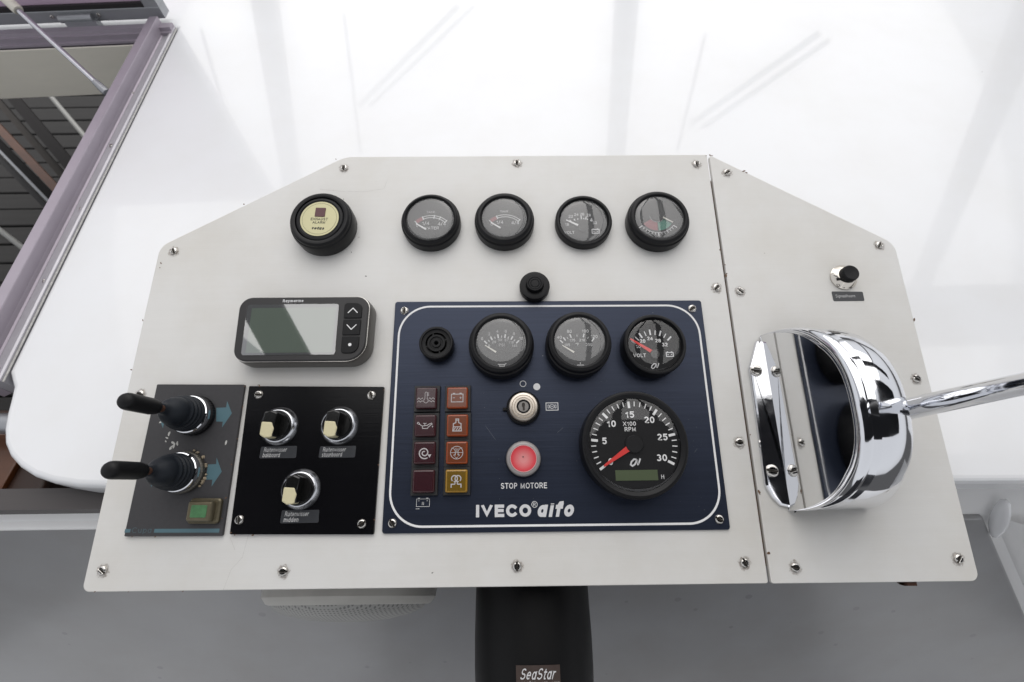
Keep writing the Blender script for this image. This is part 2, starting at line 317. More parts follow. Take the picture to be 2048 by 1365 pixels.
M_mirror = pbr('polished_steel', (0.80, 0.80, 0.80), 0.05, metal=1.0, bump=0.02, bscale=500, stretch=(1, 0.05, 1))
M_steel = pbr('screw_steel', (0.62, 0.60, 0.57), 0.22, metal=1.0, var=0.25, vscale=500)
M_slot = pbr('slot_dark', (0.03, 0.025, 0.02), 0.8)  # dark fill for slots, holes and scratches
M_nickel = pbr('nickel', (0.60, 0.54, 0.47), 0.36, metal=1.0, var=0.1, vscale=300)
M_horn = pbr('warm_chrome', (0.66, 0.62, 0.56), 0.10, metal=1.0)
M_red = pbr('needle_red', (0.62, 0.035, 0.03), 0.4)
M_cneedle = pbr('needle_cream', (0.72, 0.70, 0.62), 0.5)
M_maroon = pbr('maroon_lens', (0.030, 0.006, 0.010), 0.25, coat=0.3)
M_orange = pbr('orange_lens', (0.13, 0.030, 0.008), 0.25, coat=0.3)
M_orim = pbr('orange_lens_rim', (0.26, 0.045, 0.006), 0.2, coat=0.3)
M_amber = pbr('amber_lens', (0.13, 0.075, 0.006), 0.25, coat=0.3)
M_arim = pbr('amber_lens_rim', (0.32, 0.17, 0.012), 0.2, coat=0.3)
M_mrim = pbr('maroon_lens_rim', (0.040, 0.007, 0.010), 0.2, coat=0.3)
M_house = pbr('lamp_housing', (0.016, 0.016, 0.017), 0.5)
M_barrel = pbr('dull_steel', (0.22, 0.21, 0.20), 0.38, metal=1.0)
M_stop = pbr('red_button', (0.60, 0.05, 0.055), 0.35, coat=0.2, var=0.15, vscale=80)
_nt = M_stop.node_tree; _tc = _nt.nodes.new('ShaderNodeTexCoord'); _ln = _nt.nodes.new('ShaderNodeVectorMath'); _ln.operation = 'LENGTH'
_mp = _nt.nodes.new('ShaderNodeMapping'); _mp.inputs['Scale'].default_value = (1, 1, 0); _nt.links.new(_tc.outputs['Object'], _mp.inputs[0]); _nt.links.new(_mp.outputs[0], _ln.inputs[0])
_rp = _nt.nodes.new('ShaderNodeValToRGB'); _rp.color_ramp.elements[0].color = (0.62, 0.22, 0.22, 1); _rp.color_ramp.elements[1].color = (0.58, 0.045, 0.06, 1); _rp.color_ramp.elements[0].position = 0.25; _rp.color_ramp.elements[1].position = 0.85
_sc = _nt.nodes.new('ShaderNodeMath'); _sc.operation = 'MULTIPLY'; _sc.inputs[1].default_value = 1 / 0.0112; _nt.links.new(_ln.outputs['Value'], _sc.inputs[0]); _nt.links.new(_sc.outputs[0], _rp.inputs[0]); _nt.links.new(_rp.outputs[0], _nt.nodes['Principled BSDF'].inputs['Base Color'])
M_clear = pbr('clear_collar', (0.26, 0.24, 0.235), 0.25, coat=0.4)
M_gold = pbr('pale_gold_label', (0.50, 0.47, 0.28), 0.4, metal=0.25, var=0.04, vscale=300)
M_ink = pbr('black_ink', (0.02, 0.02, 0.02), 0.6)
M_dred = pbr('dark_red_window', (0.07, 0.008, 0.015), 0.3)
M_pointer = pbr('cream_pointer', (0.58, 0.53, 0.34), 0.45, var=0.06, vscale=400)
M_satin = pbr('satin_chrome', (0.62, 0.63, 0.66), 0.22, metal=1.0, rvar=0.03, vscale=300)
M_knob = pbr('gloss_black', (0.008, 0.008, 0.008), 0.16, coat=0.3)
M_sticker = pbr('dark_tape', (0.035, 0.037, 0.042), 0.3, var=0.2, vscale=200)
M_teal = pbr('teal_print', (0.075, 0.15, 0.18), 0.5)
M_chip = pbr('chipped_white', (0.45, 0.45, 0.43), 0.8, var=0.3, vscale=800)
M_brass = pbr('tarnished_brass', (0.15, 0.13, 0.085), 0.4, metal=0.7, var=0.25, vscale=200)
M_green = pbr('green_lens', (0.06, 0.17, 0.07), 0.35, var=0.45, vscale=250)
M_nut = pbr('dull_nut', (0.13, 0.122, 0.105), 0.45, metal=0.7, var=0.3, vscale=300)
M_rust = pbr('rust', (0.06, 0.022, 0.010), 0.8, var=0.4, vscale=400)
M_sealant = pbr('old_sealant', (0.33, 0.27, 0.19), 0.8, var=0.3, vscale=500)
M_dispb = pbr('display_bezel', (0.014, 0.013, 0.014), 0.42)
M_dispg = pbr('display_body', (0.075, 0.070, 0.064), 0.35, metal=0.3)
M_lcd = pbr('lcd_green', (0.095, 0.135, 0.100), 0.6, var=0.05, vscale=100)
M_lcdb = pbr('lcd_border', (0.05, 0.055, 0.06), 0.5)
M_olcd = pbr('olive_lcd', (0.055, 0.078, 0.032), 0.5)
M_sred = pbr('sector_red', (0.20, 0.022, 0.034), 0.6)
M_sgreen = pbr('sector_green', (0.02, 0.17, 0.115), 0.6)
M_alum = pbr('anodised_aluminium', (0.37, 0.328, 0.38), 0.4, metal=0.3, var=0.10, vscale=30, bump=0.08, bscale=700)
M_alu2 = pbr('grey_aluminium', (0.36, 0.37, 0.39), 0.4, metal=0.6, var=0.1, vscale=40)
M_alu3 = pbr('pale_aluminium', (0.42, 0.41, 0.44), 0.4, metal=0.4, var=0.12, vscale=40)
M_tint = pbr('tinted_acrylic', (0.66, 0.50, 0.64), 0.25, coat=0.5)
M_gasket = pbr('black_gasket', (0.015, 0.013, 0.014), 0.6)
M_board = pbr('cream_board', (0.78, 0.745, 0.65), 0.5, var=0.06, vscale=60, stretch=(0.2, 1, 1))
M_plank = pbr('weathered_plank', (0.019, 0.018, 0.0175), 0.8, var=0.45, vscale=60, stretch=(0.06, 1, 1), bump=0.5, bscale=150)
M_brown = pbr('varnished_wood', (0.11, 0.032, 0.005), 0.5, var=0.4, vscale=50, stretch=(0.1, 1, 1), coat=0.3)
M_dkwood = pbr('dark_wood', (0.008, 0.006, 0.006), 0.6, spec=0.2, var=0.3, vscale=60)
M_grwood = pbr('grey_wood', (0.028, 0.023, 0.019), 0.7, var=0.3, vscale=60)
M_pipe = pbr('painted_pipe', (0.30, 0.30, 0.285), 0.4, var=0.1, vscale=50)
M_strut = pbr('strut_steel', (0.60, 0.60, 0.64), 0.25, metal=0.9)
M_pump = pbr('pump_black', (0.0035, 0.0035, 0.004), 0.45, spec=0.2, var=0.2, vscale=100, specks=0.2, sscale=60, speck_c=(0.25, 0.25, 0.25))
M_plabel = pbr('foil_label', (0.060, 0.042, 0.036), 0.4, metal=0.3, var=0.35, vscale=120)
M_spk = pbr('speaker_white', (0.46, 0.45, 0.42), 0.5, var=0.1, vscale=60)
M_brownalu = pbr('bronze_rail', (0.085, 0.078, 0.078), 0.55, metal=0.0, spec=0.2, var=0.15, vscale=100, stretch=(0.05, 1, 1))
M_dark = pbr('added_dark', (0.02, 0.021, 0.026), 0.8)  # dark surface of the shapes added out of frame
M_frame = pbr('frame_paint', (0.16, 0.16, 0.17), 0.5)

# ------------------------------------------------------------------ shared screw
def seg_poly(r, c, side, n=14):
    a = math.acos(c / r); return [(side * r * math.cos(t), r * math.sin(t)) for t in [(-a + 2 * a * i / n) for i in range(n + 1)]]
def screw_mesh(name, r, h, w):
    mb = MB(); lathe(mb, [(r * 1.04, 0), (r * 1.04, h * 0.3), (0, h * 0.3)], 20)
    for s in (1, -1):
        p = ccw(seg_poly(r, w / 2, s)); L = [(p, h * 0.25), (p, h * 0.55)]
        for k, ins, z in ((1, r * 0.08, 0.78), (2, r * 0.2, 0.92), (3, r * 0.34, 1.0)): L.append((inset(p, ins), h * z))
        loft(mb, L, cap0=False)
    o = mb.build(name, M_steel); me = o.data; bpy.data.objects.remove(o)
    mb = MB(); box(mb, -w * 0.49, w * 0.49, -r * 0.93, r * 0.93, h * 0.26, h * 0.36); o = mb.build('slot', M_slot); ms = o.data; bpy.data.objects.remove(o)
    return me, ms
SCR = screw_mesh('screw', 0.0037, 0.0022, 0.0011)
SCR_S = screw_mesh('screw', 0.0032, 0.0018, 0.0010)
SCR_B = screw_mesh('screw', 0.0052, 0.0020, 0.0013)
def screw(parent, x, y, z=0.0, rot=None, kind=SCR, M=None, slot=True):
    o = link('screw', kind[0], parent)
    r = random.uniform(0, math.pi) if rot is None else R(rot)
    o.matrix_basis = (M if M is not None else Matrix.Translation((x, y, z))) @ Matrix.Rotation(r, 4, 'Z')
    if slot: link('slot', kind[1], o)
    return o
m_, N_, L_2, b_2 = new_mat('screw_stain'); b_2.inputs['Base Color'].default_value = (0.20, 0.13, 0.08, 1); b_2.inputs['Roughness'].default_value = 0.7
_nz = N_.new('ShaderNodeTexNoise'); _nz.inputs['Scale'].default_value = 500; _tcs = N_.new('ShaderNodeTexCoord'); L_2.new(_tcs.outputs['Object'], _nz.inputs['Vector'])
_mr = N_.new('ShaderNodeMapRange'); _mr.inputs['From Min'].default_value = 0.35; _mr.inputs['From Max'].default_value = 0.75; _mr.inputs['To Max'].default_value = 0.45; L_2.new(_nz.outputs['Fac'], _mr.inputs['Value']); L_2.new(_mr.outputs[0], b_2.inputs['Alpha'])
M_stain = m_
def stain(parent, x, y, z):
    mb = MB(); r = 0.0037
    p = [(x + r * 1.55 * random.uniform(0.75, 1.15) * math.cos(a), y + r * 1.55 * random.uniform(0.75, 1.15) * math.sin(a) - 0.0004) for a in [6.283 * i / 24 for i in range(24)]]
    face(mb, p, z + 0.00012); o = mb.build('grime_ring', M_stain, parent, smooth=False); o['kind'] = 'stuff'
def chips(parent, mat, pts, size, z=0.00015, name='chipped_edge'):
    mb = MB()
    for k, (x, y) in enumerate(pts):
        s = size * random.uniform(0.5, 1.2); a = random.uniform(0, 6.28); el = random.uniform(1.2, 2.6)
        p = []
        for i in range(9):
            t = 6.283 * i / 9; q = s * random.uniform(0.6, 1.1)
            u, v = q * math.cos(t) * el, q * math.sin(t); p.append((x + u * math.cos(a) - v * math.sin(a), y + u * math.sin(a) + v * math.cos(a)))
        face(mb, p, z + 0.00001 * k)
    o = mb.build(name, mat, parent, smooth=False); o['kind'] = 'stuff'; return o

# ------------------------------------------------------------------ the deck and the bulkhead
ZR = -0.062
def Wr(px, py, z=ZR): v = W(px, py, z); return (v.x, v.y)
front = [Wr(2500, 962), Wr(205, 975)]
corner = [Wr(*q) for q in ((150, 973), (100, 965), (62, 952), (34, 934), (14, 912), (4, 888), (3, 860), (8, 830), (16, 800), (22, 775))]
cR = Wr(352, 58); cB = Wr(14, 745)
far_r, far_l = (1.7, 1.25), (-1.7, 1.25)
_fl = W(0, 73, ZR); _k = (cR[0] + 1.7) / (cR[0] - _fl.x)
roofp = front + corner + [cB, cR, (-1.7, cR[1] + (_fl.y - cR[1]) * _k), far_l, far_r, (1.7, front[0][1])]
mb = MB(); plate(mb, roofp, -0.032, 0.0, 0.007, 4)
roof = mb.build('deck', M_roof, M=Matrix.Translation((0, 0, ZR)), sharp=50); struct(roof)
mb = MB(); plate(mb, [(-3.0, -0.3), (-1.15, -0.3), (-1.15, 0.6), (-3.0, 0.6)], -0.032, 0.0, 0.004); o = mb.build('deck', M_roof, M=Matrix.Translation((0, 0, ZR))); struct(o)
WL0, WL1 = Vector((0, 0.012, -0.105)), Vector((0, -0.42, -0.80))
wt = (WL1 - WL0).normalized(); wn_ = Vector((0, wt.z, -wt.y)); wn_ = wn_ if wn_.y < 0 else -wn_
def wall_pt(px, py, off=0.0): return WP(px, py, WL0 + wn_ * off, wn_)
mb = MB(); mb.add([(-1.2, WL0.y, WL0.z), (1.2, WL0.y, WL0.z), (1.2, WL1.y, WL1.z), (-1.2, WL1.y, WL1.z)], [[0, 1, 2, 3]])
o = mb.build('bulkhead', M_wallw); struct(o)
# grey plate painting the console's shade and reflection onto the bulkhead
def shade_plate(name, pxs, off0, off1, mat, b=0.002, r=0.0):
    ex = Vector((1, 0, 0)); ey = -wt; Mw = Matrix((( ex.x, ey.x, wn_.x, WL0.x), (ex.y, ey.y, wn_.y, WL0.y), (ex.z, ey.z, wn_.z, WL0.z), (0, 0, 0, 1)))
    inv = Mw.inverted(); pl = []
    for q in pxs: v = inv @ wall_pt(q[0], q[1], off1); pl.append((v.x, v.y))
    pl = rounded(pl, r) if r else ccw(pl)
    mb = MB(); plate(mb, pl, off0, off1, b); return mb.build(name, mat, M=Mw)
o = shade_plate('console_shade', [(-260, 1060), (900, 1050), (1968, 1037), (2110, 1370), (2200, 1500), (-400, 1500)], 0.0005, 0.006, M_wallshade, 0.003, 0.004); struct(o)
# rails under the left deck edge
mb = MB(); a, b_ = W(0, 986, -0.099), W(0, 1021, -0.099); box(mb, -1.0, -0.20, b_.y, a.y + 0.004, -0.14, -0.099)
rail = mb.build('sliding_rail', M_brownalu); tag(rail, 'dark bronze rail along the bulkhead under the left deck corner', 'rail')
mb = MB(); a2 = W(0, 1061, -0.135); plate(mb, rect(-0.6, (a2.y + b_.y) / 2, 0.8, abs(b_.y - a2.y)), -0.165, -0.135, 0.003)
o = mb.build('ledge_strip', M_wallw); tag(o, 'pale grey ledge strip below the dark bronze rail on the left', 'ledge')
mb = MB(); p = W(20, 940, -0.16); plate(mb, rounded(rect(p.x - 0.02, p.y + 0.02, 0.16, 0.11), 0.01), -0.25, -0.15, 0.006)
o = mb.build('wooden_block', pbr('dark_brown_wood', (0.030, 0.010, 0.004), 0.5, var=0.3, vscale=40), M=None); tag(o, 'dark brown wooden block in the gap under the rounded deck corner', 'wood block')
mb = MB(); p = W(-20, 950, -0.145); p2 = W(11, 950, -0.145); plate(mb, [(p.x - 0.1, p.y - 0.06), (p2.x, p.y - 0.06), (p2.x + 0.012, p.y + 0.05), (p.x - 0.1, p.y + 0.05)], -0.1495, -0.143, 0.002)
o = mb.build('wooden_trim', M_brown); tag(o, 'orange brown varnished trim at the left edge beside the dark wooden block', 'wood trim')
mb = MB(); p = W(2, 842, -0.10); tube(mb, [(p.x - 0.3, p.y, -0.11), (p.x + 0.03, p.y, -0.11)], 0.012)
o = mb.build('metal_tube', M_alu2); tag(o, 'grey metal tube end at the left below the hatch frame', 'tube')

# ------------------------------------------------------------------ console body and the two dash plates
left_pl = [P(163, 1185), P(1537, 1167.5), P(1413.5, 309.5), P(690, 314), P(320, 493)]
right_pl = [P(1543, 1168), P(1960, 1163), P(1789, 487), P(1418, 309.8)]
mb = MB(); body = [P(235, 1150), P(1890, 1130), P(1745, 515), P(1400, 345), P(700, 345), P(350, 525)]
loft(mb, [(ccw(body), -0.034), (ccw(body), -0.0045)])
o = mb.build('console_body', M_edge, M=PM); tag(o, 'dark brown wooden console body behind the two cream dash plates', 'console')
dl = thing('dash_plate', 'large cream brushed dash plate with cut top left corner carrying most instruments', 'dash plate', group='cream dash plates')
lp = rounded(left_pl, [0.006, 0.002, 0.001, 0.03, 0.016])
mb = MB(); plate(mb, lp, -0.004, 0, 0.0007); mb.build('plate', M_cream, dl)
for q, a in (((688, 337), 5), ((1034, 327), 0), ((1393, 329), 0), ((348, 503), 30), ((1433, 576), -45), ((206, 1141), 55), ((567, 1143), 90), ((1034, 1133), 0), ((1489, 1126), 20), ((1478, 885), 90), ((281, 789), 70)):
    screw(dl, *P(*q), 0, a); stain(dl, *P(*q), 0)
dr = thing('dash_plate', 'smaller cream dash plate on the right carrying the chrome lever control', 'dash plate', group='cream dash plates')
rp = rounded(right_pl, [0.002, 0.007, 0.018, 0.002])
mb = MB(); plate(mb, rp, -0.004, 0, 0.0007); mb.build('plate', M_cream, dr)
for q, a in (((1454, 346), -55), ((1758, 491), -35), ((1480, 583), 50), ((1832, 758), 50), ((1590, 1135), 80), ((1916, 1118), -40)):
    screw(dr, *P(*q), 0, a); stain(dr, *P(*q), 0)
chips(dl, M_edge, [P(*q) for q in ((488, 409), (322, 527), (320, 536), (286, 641), (263, 740), (190, 1184), (257, 1184), (366, 1183), (672, 319), (1412, 312))], 0.0007)
chips(dl, M_slot, [P(*q) for q in ((732, 553), (703, 505), (694, 500), (687, 399), (718, 475), (865, 1146), (1260, 610), (862, 610))], 0.0005, name='paint_scratch')
chips(dr, M_edge, [P(*q) for q in ((1420, 311), (1424, 312), (1488, 343), (1493, 346), (1453, 548), (1452, 552), (1450, 530), (1440, 500), (1519, 988), (1518, 984), (1537, 1107), (1828, 640), (1500, 870))], 0.0010)
# loose hairs lying on the plate
M_hair = pbr('hair_grey', (0.36, 0.34, 0.32), 0.8)
for pts in ([(497, 1070), (485, 1115), (462, 1140), (447, 1180)], [(640, 379), (690, 384), (730, 384), (768, 378), (775, 360)], [(460, 1075), (470, 1100)]):
    mb = MB(); stroke(mb, [P(*q) for q in pts], 0.00012, 0.00012); mb.build('loose_hair', M_hair, dl, smooth=False)
mb = MB(); x, y = P(1822, 1170, -0.006); box(mb, x - 0.004, x + 0.004, y - 0.0006, y + 0.004, -0.016, -0.0045)
box(mb, x - 0.004, x + 0.002, y - 0.0012, y + 0.001, -0.014, -0.008)
o = mb.build('small_catch', M_rust, M=PM); tag(o, 'tiny tarnished catch peeping out under the right dash plate', 'catch')

# ------------------------------------------------------------------ engine panel (blue)
HB = 0.002
ep = thing('engine_panel', 'dark blue brushed engine panel with white border line and gauges', 'engine panel')
bl = [P(763.5, 1068, HB), P(1461, 1060, HB), P(1402, 601, HB), P(790.5, 604, HB)]
mb = MB(); plate(mb, rounded(bl, 0.0025, 4), 0.0001, HB, 0.0004); mb.build('plate', M_blue, ep)
bi = ccw(inset(ccw(bl), 0.0052))
mb = MB(); stroke(mb, rounded(bi, 0.029, 14), 0.0018, HB + 0.0001, closed=True); mb.build('border_line', M_white, ep, smooth=False)
for q, a in (((809, 622), 0), ((1384, 618), -55), ((785, 1047), 35), ((1438, 1039), 60)): screw(ep, *P(*q, HB), HB, a)
def bbox_text(mb, body, x0, x1, y0, y1, h, z, **k):
    a, b = P((x0 + x1) / 2, (y0 + y1) / 2, h); w = P(x1, (y0 + y1) / 2, h)[0] - P(x0, (y0 + y1) / 2, h)[0]; hh = P((x0 + x1) / 2, y0, h)[1] - P((x0 + x1) / 2, y1, h)[1]
    return text(mb, body, a, b, w, hh, z, **k)
mb = MB(); zt = HB + 0.00012
bbox_text(mb, 'STOP MOTORE', 1002, 1094, 966, 977.5, HB, zt, bold=0.012)
bbox_text(mb, 'R', 1066.3, 1071.5, 1006, 1013, HB, zt)
stroke(mb, circle(*P(1069, 1009.3, HB), 0.0024, 24), 0.0004, zt, closed=True)
stroke(mb, circle(*P(1046, 768, HB), 0.0027, 28), 0.0006, zt, closed=True)
face(mb, circle(*P(1073.5, 774, HB), 0.0032, 28), zt)
x, y = P(1104, 813.5, HB)
stroke(mb, rect(x, y, 0.0108, 0.0066), 0.0006, zt, closed=True); stroke(mb, circle(x, y, 0.0019, 18), 0.0004, zt, closed=True)
for s in (-1, 1): stroke(mb, rect(x + s * 0.0031, y, 0.0012, 0.0028), 0.0004, zt, closed=True)
stroke(mb, [(x - 0.001, y - 0.0006), (x - 0.0005, y + 0.0007), (x, y - 0.0004), (x + 0.0005, y + 0.0007), (x + 0.001, y - 0.0006)], 0.0003, zt + 0.00003)
mb.build('lettering', M_white, ep, smooth=False)
mb = MB(); bbox_text(mb, 'IVECO', 952, 1062.5, 1009.5, 1034.5, HB, zt, bold=0.045); bbox_text(mb, 'aifo', 1075, 1148, 1002.5, 1034, HB, zt, bold=0.045, shear=0.25)
mb.build('maker_lettering', M_wlight, ep, smooth=False)
mb = MB(); x, y = P(846, 1006, HB)
stroke(mb, rect(x, y, 0.0112, 0.0062), 0.00035, zt, closed=True)
for s in (-1, 1):
    face(mb, rect(x + s * 0.0036, y + 0.0036, 0.0018, 0.0010), zt); face(mb, rect(x + s * 0.0006, y - 0.0006, 0.0004, 0.0026), zt); face(mb, rect(x + s * 0.0036, y + 0.0016, 0.0011, 0.0004), zt)
face(mb, rect(x - 0.0044, y - 0.0049, 0.0032, 0.0004), zt)
mb.build('battery_print', M_faded, ep, smooth=False)
M_scratch = pbr('scratch_grey', (0.14, 0.15, 0.18), 0.6)
for q0, q1 in (((971, 852), (991, 880)), ((1114, 866), (1126, 856)), ((1389, 905), (1394, 898)), ((1180, 700), (1183, 692))):
    mb = MB(); stroke(mb, [P(*q0, HB), P(*q1, HB)], 0.00016, zt); mb.build('scratch', M_scratch, ep, smooth=False)
mb = MB()
for k in range(60):
    q = (random.choice((random.gauss(1185, 25), random.gauss(1390, 18), random.gauss(985, 30), random.uniform(800, 1420))), random.uniform(760, 1040)); face(mb, circle(*P(*q, HB), random.uniform(0.00008, 0.00022), 5), zt + 0.000002 * k)
o = mb.build('dust', pbr('dust_grey', (0.22, 0.23, 0.25), 0.8), ep, smooth=False); o['kind'] = 'stuff'

# ------------------------------------------------------------------ gauges
def bezel_prof(Rb, rg, h, style):
    if style == 'thin':
        return [(Rb - 0.001, 0.0001), (Rb, 0.001), (Rb, h - 0.0025), (Rb - 0.0006, h - 0.0008), (Rb - 0.0018, h), (Rb - 0.0032, h), (rg + 0.0004, h - 0.0022), (rg, h - 0.004), (rg, h - 0.0058)]
    return [(Rb - 0.0008, 0.0001), (Rb - 0.0002, 0.001), (Rb, h * 0.5), (Rb - 0.0004, h * 0.66), (Rb - 0.0016, h * 0.70), (Rb - 0.0018, h * 0.8), (Rb - 0.0022, h - 0.0018), (Rb - 0.0036, h - 0.0004), (Rb - 0.0048, h), (rg + 0.0016, h - 0.0001), (rg + 0.0008, h - 0.0008), (rg + 0.0006, h - 0.002), (rg, h - 0.0024), (rg, h - 0.0058)]
class Dial:
    """prints laid out in units of the glass radius"""
    def __init__(s, rg, z, boost=1.0): s.rg, s.z, s.parts, s.b = rg, z, {}, boost; s.k = 0
    def mb(s, name, mat): return s.parts.setdefault((name, mat.name), (MB(), mat))[0]
    def zz(s): s.k += 1; return s.z + 0.0001 + 0.000004 * s.k
    def st(s, pts, w, mat=None, name='markings', closed=False): stroke(s.mb(name, mat), [(x * s.rg, y * s.rg) for x, y in pts], w * s.rg * s.b, s.zz(), closed)
    def fc(s, pts, mat, name='markings'): face(s.mb(name, mat), [(x * s.rg, y * s.rg) for x, y in pts], s.zz())
    def tx(s, body, x, y, h, mat, bold=0.0, shear=0.0): text(s.mb('numerals', mat), body, x * s.rg, y * s.rg, None, h * s.rg * (1 + (s.b - 1) * 0.6), s.zz(), bold=bold + (s.b - 1) * 0.05, shear=shear)
    def tick(s, cx, cy, a, r0, r1, w, mat): s.st([(cx + r0 * math.sin(R(a)), cy + r0 * math.cos(R(a))), (cx + r1 * math.sin(R(a)), cy + r1 * math.cos(R(a)))], w, mat)
    def battery(s, x, y, w, mat):
        h = w * 0.6; s.st(rect(x, y, w, h), 0.03, mat, closed=True)
        for q in (-1, 1): s.fc(rect(x + q * w * 0.3, y + h * 0.65, w * 0.18, h * 0.18), mat)
        s.fc(rect(x - w * 0.25, y, w * 0.15, 0.03), mat); s.fc(rect(x + w * 0.25, y, w * 0.15, 0.03), mat)
    def logo(s, x, y, h, mat):
        s.st([(x + h * q[0], y + h * q[1]) for q in ((0.15, 0.42), (-0.2, 0.45), (-0.6, 0.1), (-0.75, -0.3), (-0.5, -0.5), (-0.15, -0.3), (0.1, 0.1), (0.22, 0.42), (0.3, -0.4), (0.5, 0.0), (0.72, 0.55))], 0.035, mat, 'maker_mark')
def gauge(px, py, h, Rb, rg, label, style='vdo', glass=None, group='round gauges on the dash', base=0.0, rot=0.0):
    x, y = P(px, py, h + base)
    g = thing('gauge', label, 'gauge', x, y, base, rot, group)
    mb = MB(); lathe(mb, bezel_prof(Rb, rg, h, style), 72); mb.build('bezel', M_bezel, g, sharp=28)
    zd = h - 0.0050
    mb = MB(); lathe(mb, [(rg, zd), (0, zd)], 56); mb.build('dial', M_dial, g)
    zg = h - 0.0022
    mb = MB(); lathe(mb, [(rg, zg), (rg * 0.96, zg + 0.0004), (rg * 0.8, zg + 0.0007), (rg * 0.4, zg + 0.0010), (0, zg + 0.0011)], 56); mb.build('glass', glass or M_glass, g, sharp=80)
    return g, Dial(rg, zd, 1.0 if glass is M_glass2 else 1.12)
def finish(g, d):
    for (n, _), (mb, mat) in d.parts.items(): mb.build(n, mat, g, smooth=False)
def needle(d, pts, mat, z=0.0012):
    mb = MB(); plate(mb, [(x * d.rg, y * d.rg) for x, y in pts], d.z + z, d.z + z + 0.0006, 0.0001, 1); d.parts[('needle', mat.name + str(len(d.parts)))] = (mb, mat)
def ndl(a, b, w0, w1):
    a, b = Vector(a), Vector(b); n = (b - a).normalized(); n = Vector((-n.y, n.x)); return [tuple(a + n * w0), tuple(a - n * w0), tuple(b - n * w1), tuple(b + n * w1)]
def hub(g, d, x, y, r, mat, h=0.003):
    mb = MB(); lathe(mb, [(r * d.rg, d.z + 0.0006), (r * d.rg, d.z + h - 0.0005), (r * d.rg * 0.92, d.z + h), (0, d.z + h)], 32, (x * d.rg, y * d.rg)); mb.build('needle_hub', mat, g)

# exhaust alarm
x, y = P(639, 438, 0.020)
g = thing('exhaust_alarm', 'black round exhaust alarm with gold label and dark red square', 'alarm', x, y, 0, R(-2))
mb = MB(); lathe(mb, [(0.0305, 0.0001), (0.031, 0.001), (0.0312, 0.012), (0.0305, 0.0155), (0.0295, 0.0165), (0.0292, 0.019), (0.0275, 0.0208), (0.0255, 0.021), (0.0240, 0.0204), (0.0236, 0.0185)], 72); mb.build('bezel', M_bezel, g, sharp=28)
mb = MB(); lathe(mb, [(0.0236, 0.0185), (0.0232, 0.0195), (0.0222, 0.0203), (0.0205, 0.0205), (0.0195, 0.0198), (0, 0.0198)], 72); mb.build('inner_ring', M_bezel, g, sharp=28)
mb = MB(); lathe(mb, [(0.0188, 0.0199), (0.0188, 0.0202), (0, 0.0202)], 56); lab = mb.build('label_disc', M_gold, g)
mb = MB(); stroke(mb, circle(0, 0, 0.0168, 56), 0.0002, 0.0203, closed=True); text(mb, 'EXHAUST', 0, -0.0005, 0.0168, 0.0029, 0.0203, bold=0.015); text(mb, 'ALARM', 0, -0.0041, 0.0124, 0.0029, 0.0203, bold=0.015); text(mb, 'vetus', 0, -0.0105, 0.0122, 0.0030, 0.0203, bold=0.06, shear=0.3)
mb.build('lettering', M_ink, lab, smooth=False)
mb = MB(); plate(mb, rounded(rect(0, 0.0070, 0.0100, 0.0098), 0.0006, 3), 0.0202, 0.0207, 0.0002); mb.build('alarm_lamp', M_dred, g)

# tank gauges
def tank(px, py, h, Rb, rg, label, second):
    g, d = gauge(px, py, h, Rb, rg, label)
    m = M_faded if not second else M_wlight
    pv = (0.02, -0.75); r = 0.98
    d.tx('TANK', 0.0, 0.40, 0.10, m if second else M_dim)
    d.st(arc(*pv, r, -22, 43), 0.026, m); d.st(arc(*pv, r - 0.10, -22, 43), 0.026, m)
    for a in ((-22, 43) if second else (-22, 8, 24, 43)): d.tick(*pv, a, r - 0.14, r + 0.03, 0.04, m)
    p1, p2 = arc(*pv, r + 0.02, -42, -24), arc(*pv, r - 0.15, -42, -24); d.fc(p1 + p2[::-1], M_sred, 'red_zone')
    d.tick(*pv, -44, r - 0.16, r + 0.02, 0.03, m)
    d.tx('0', -0.56, -0.24, 0.13, m); d.tx('1/4', -0.20, -0.14, 0.17, m); d.tx('4/4', 0.48, -0.17, 0.17, m)
    if not second: d.tx('WATER', 0.05, -0.37, 0.13, m)
    needle(d, ndl((-0.60, -0.18), (-0.17, -0.46), 0.024, 0.036), M_white); hub(g, d, 0.02, -0.68, 0.22, M_dial, 0.002)
    finish(g, d)
tank(859.5, 436, 0.016, 0.0297, 0.0234, 'round tank gauge marked WATER with faded scale, beside the exhaust alarm', False)
tank(1008.5, 434, 0.016, 0.0300, 0.0224, 'round tank gauge without the word WATER, below the middle top screw', True)
# 24 volt meter in the top row
g, d = gauge(1168, 440, 0.010, 0.0285, 0.0236, 'low flat volt gauge with battery symbol and white needle in the top row', 'thin', M_glass)
pv = (-0.05, -0.55)
for a, L_ in ((-38, .16), (-25, .1), (-14, .06), (-2, .16), (6, .06), (13, .14), (19, .06), (30, .15), (34, .1)): d.tick(*pv, a, 0.70, 0.70 + L_, 0.035, M_wlight)
for s, x, y in (('18', -.70, -.09), ('22', -.53, .29), ('24', -.29, .38), ('26', -.04, .39), ('28', .24, .34), ('32', .49, -.03)): d.tx(s, x, y, 0.12, M_wlight)
d.tx('VOLT', -0.62, -0.48, 0.12, M_wlight); d.battery(0.50, -0.44, 0.30, M_wlight)
needle(d, ndl((-0.74, 0.09), (-0.24, -0.17), 0.018, 0.045), M_white); hub(g, d, -0.05, -0.30, 0.2, M_dial, 0.002); finish(g, d)
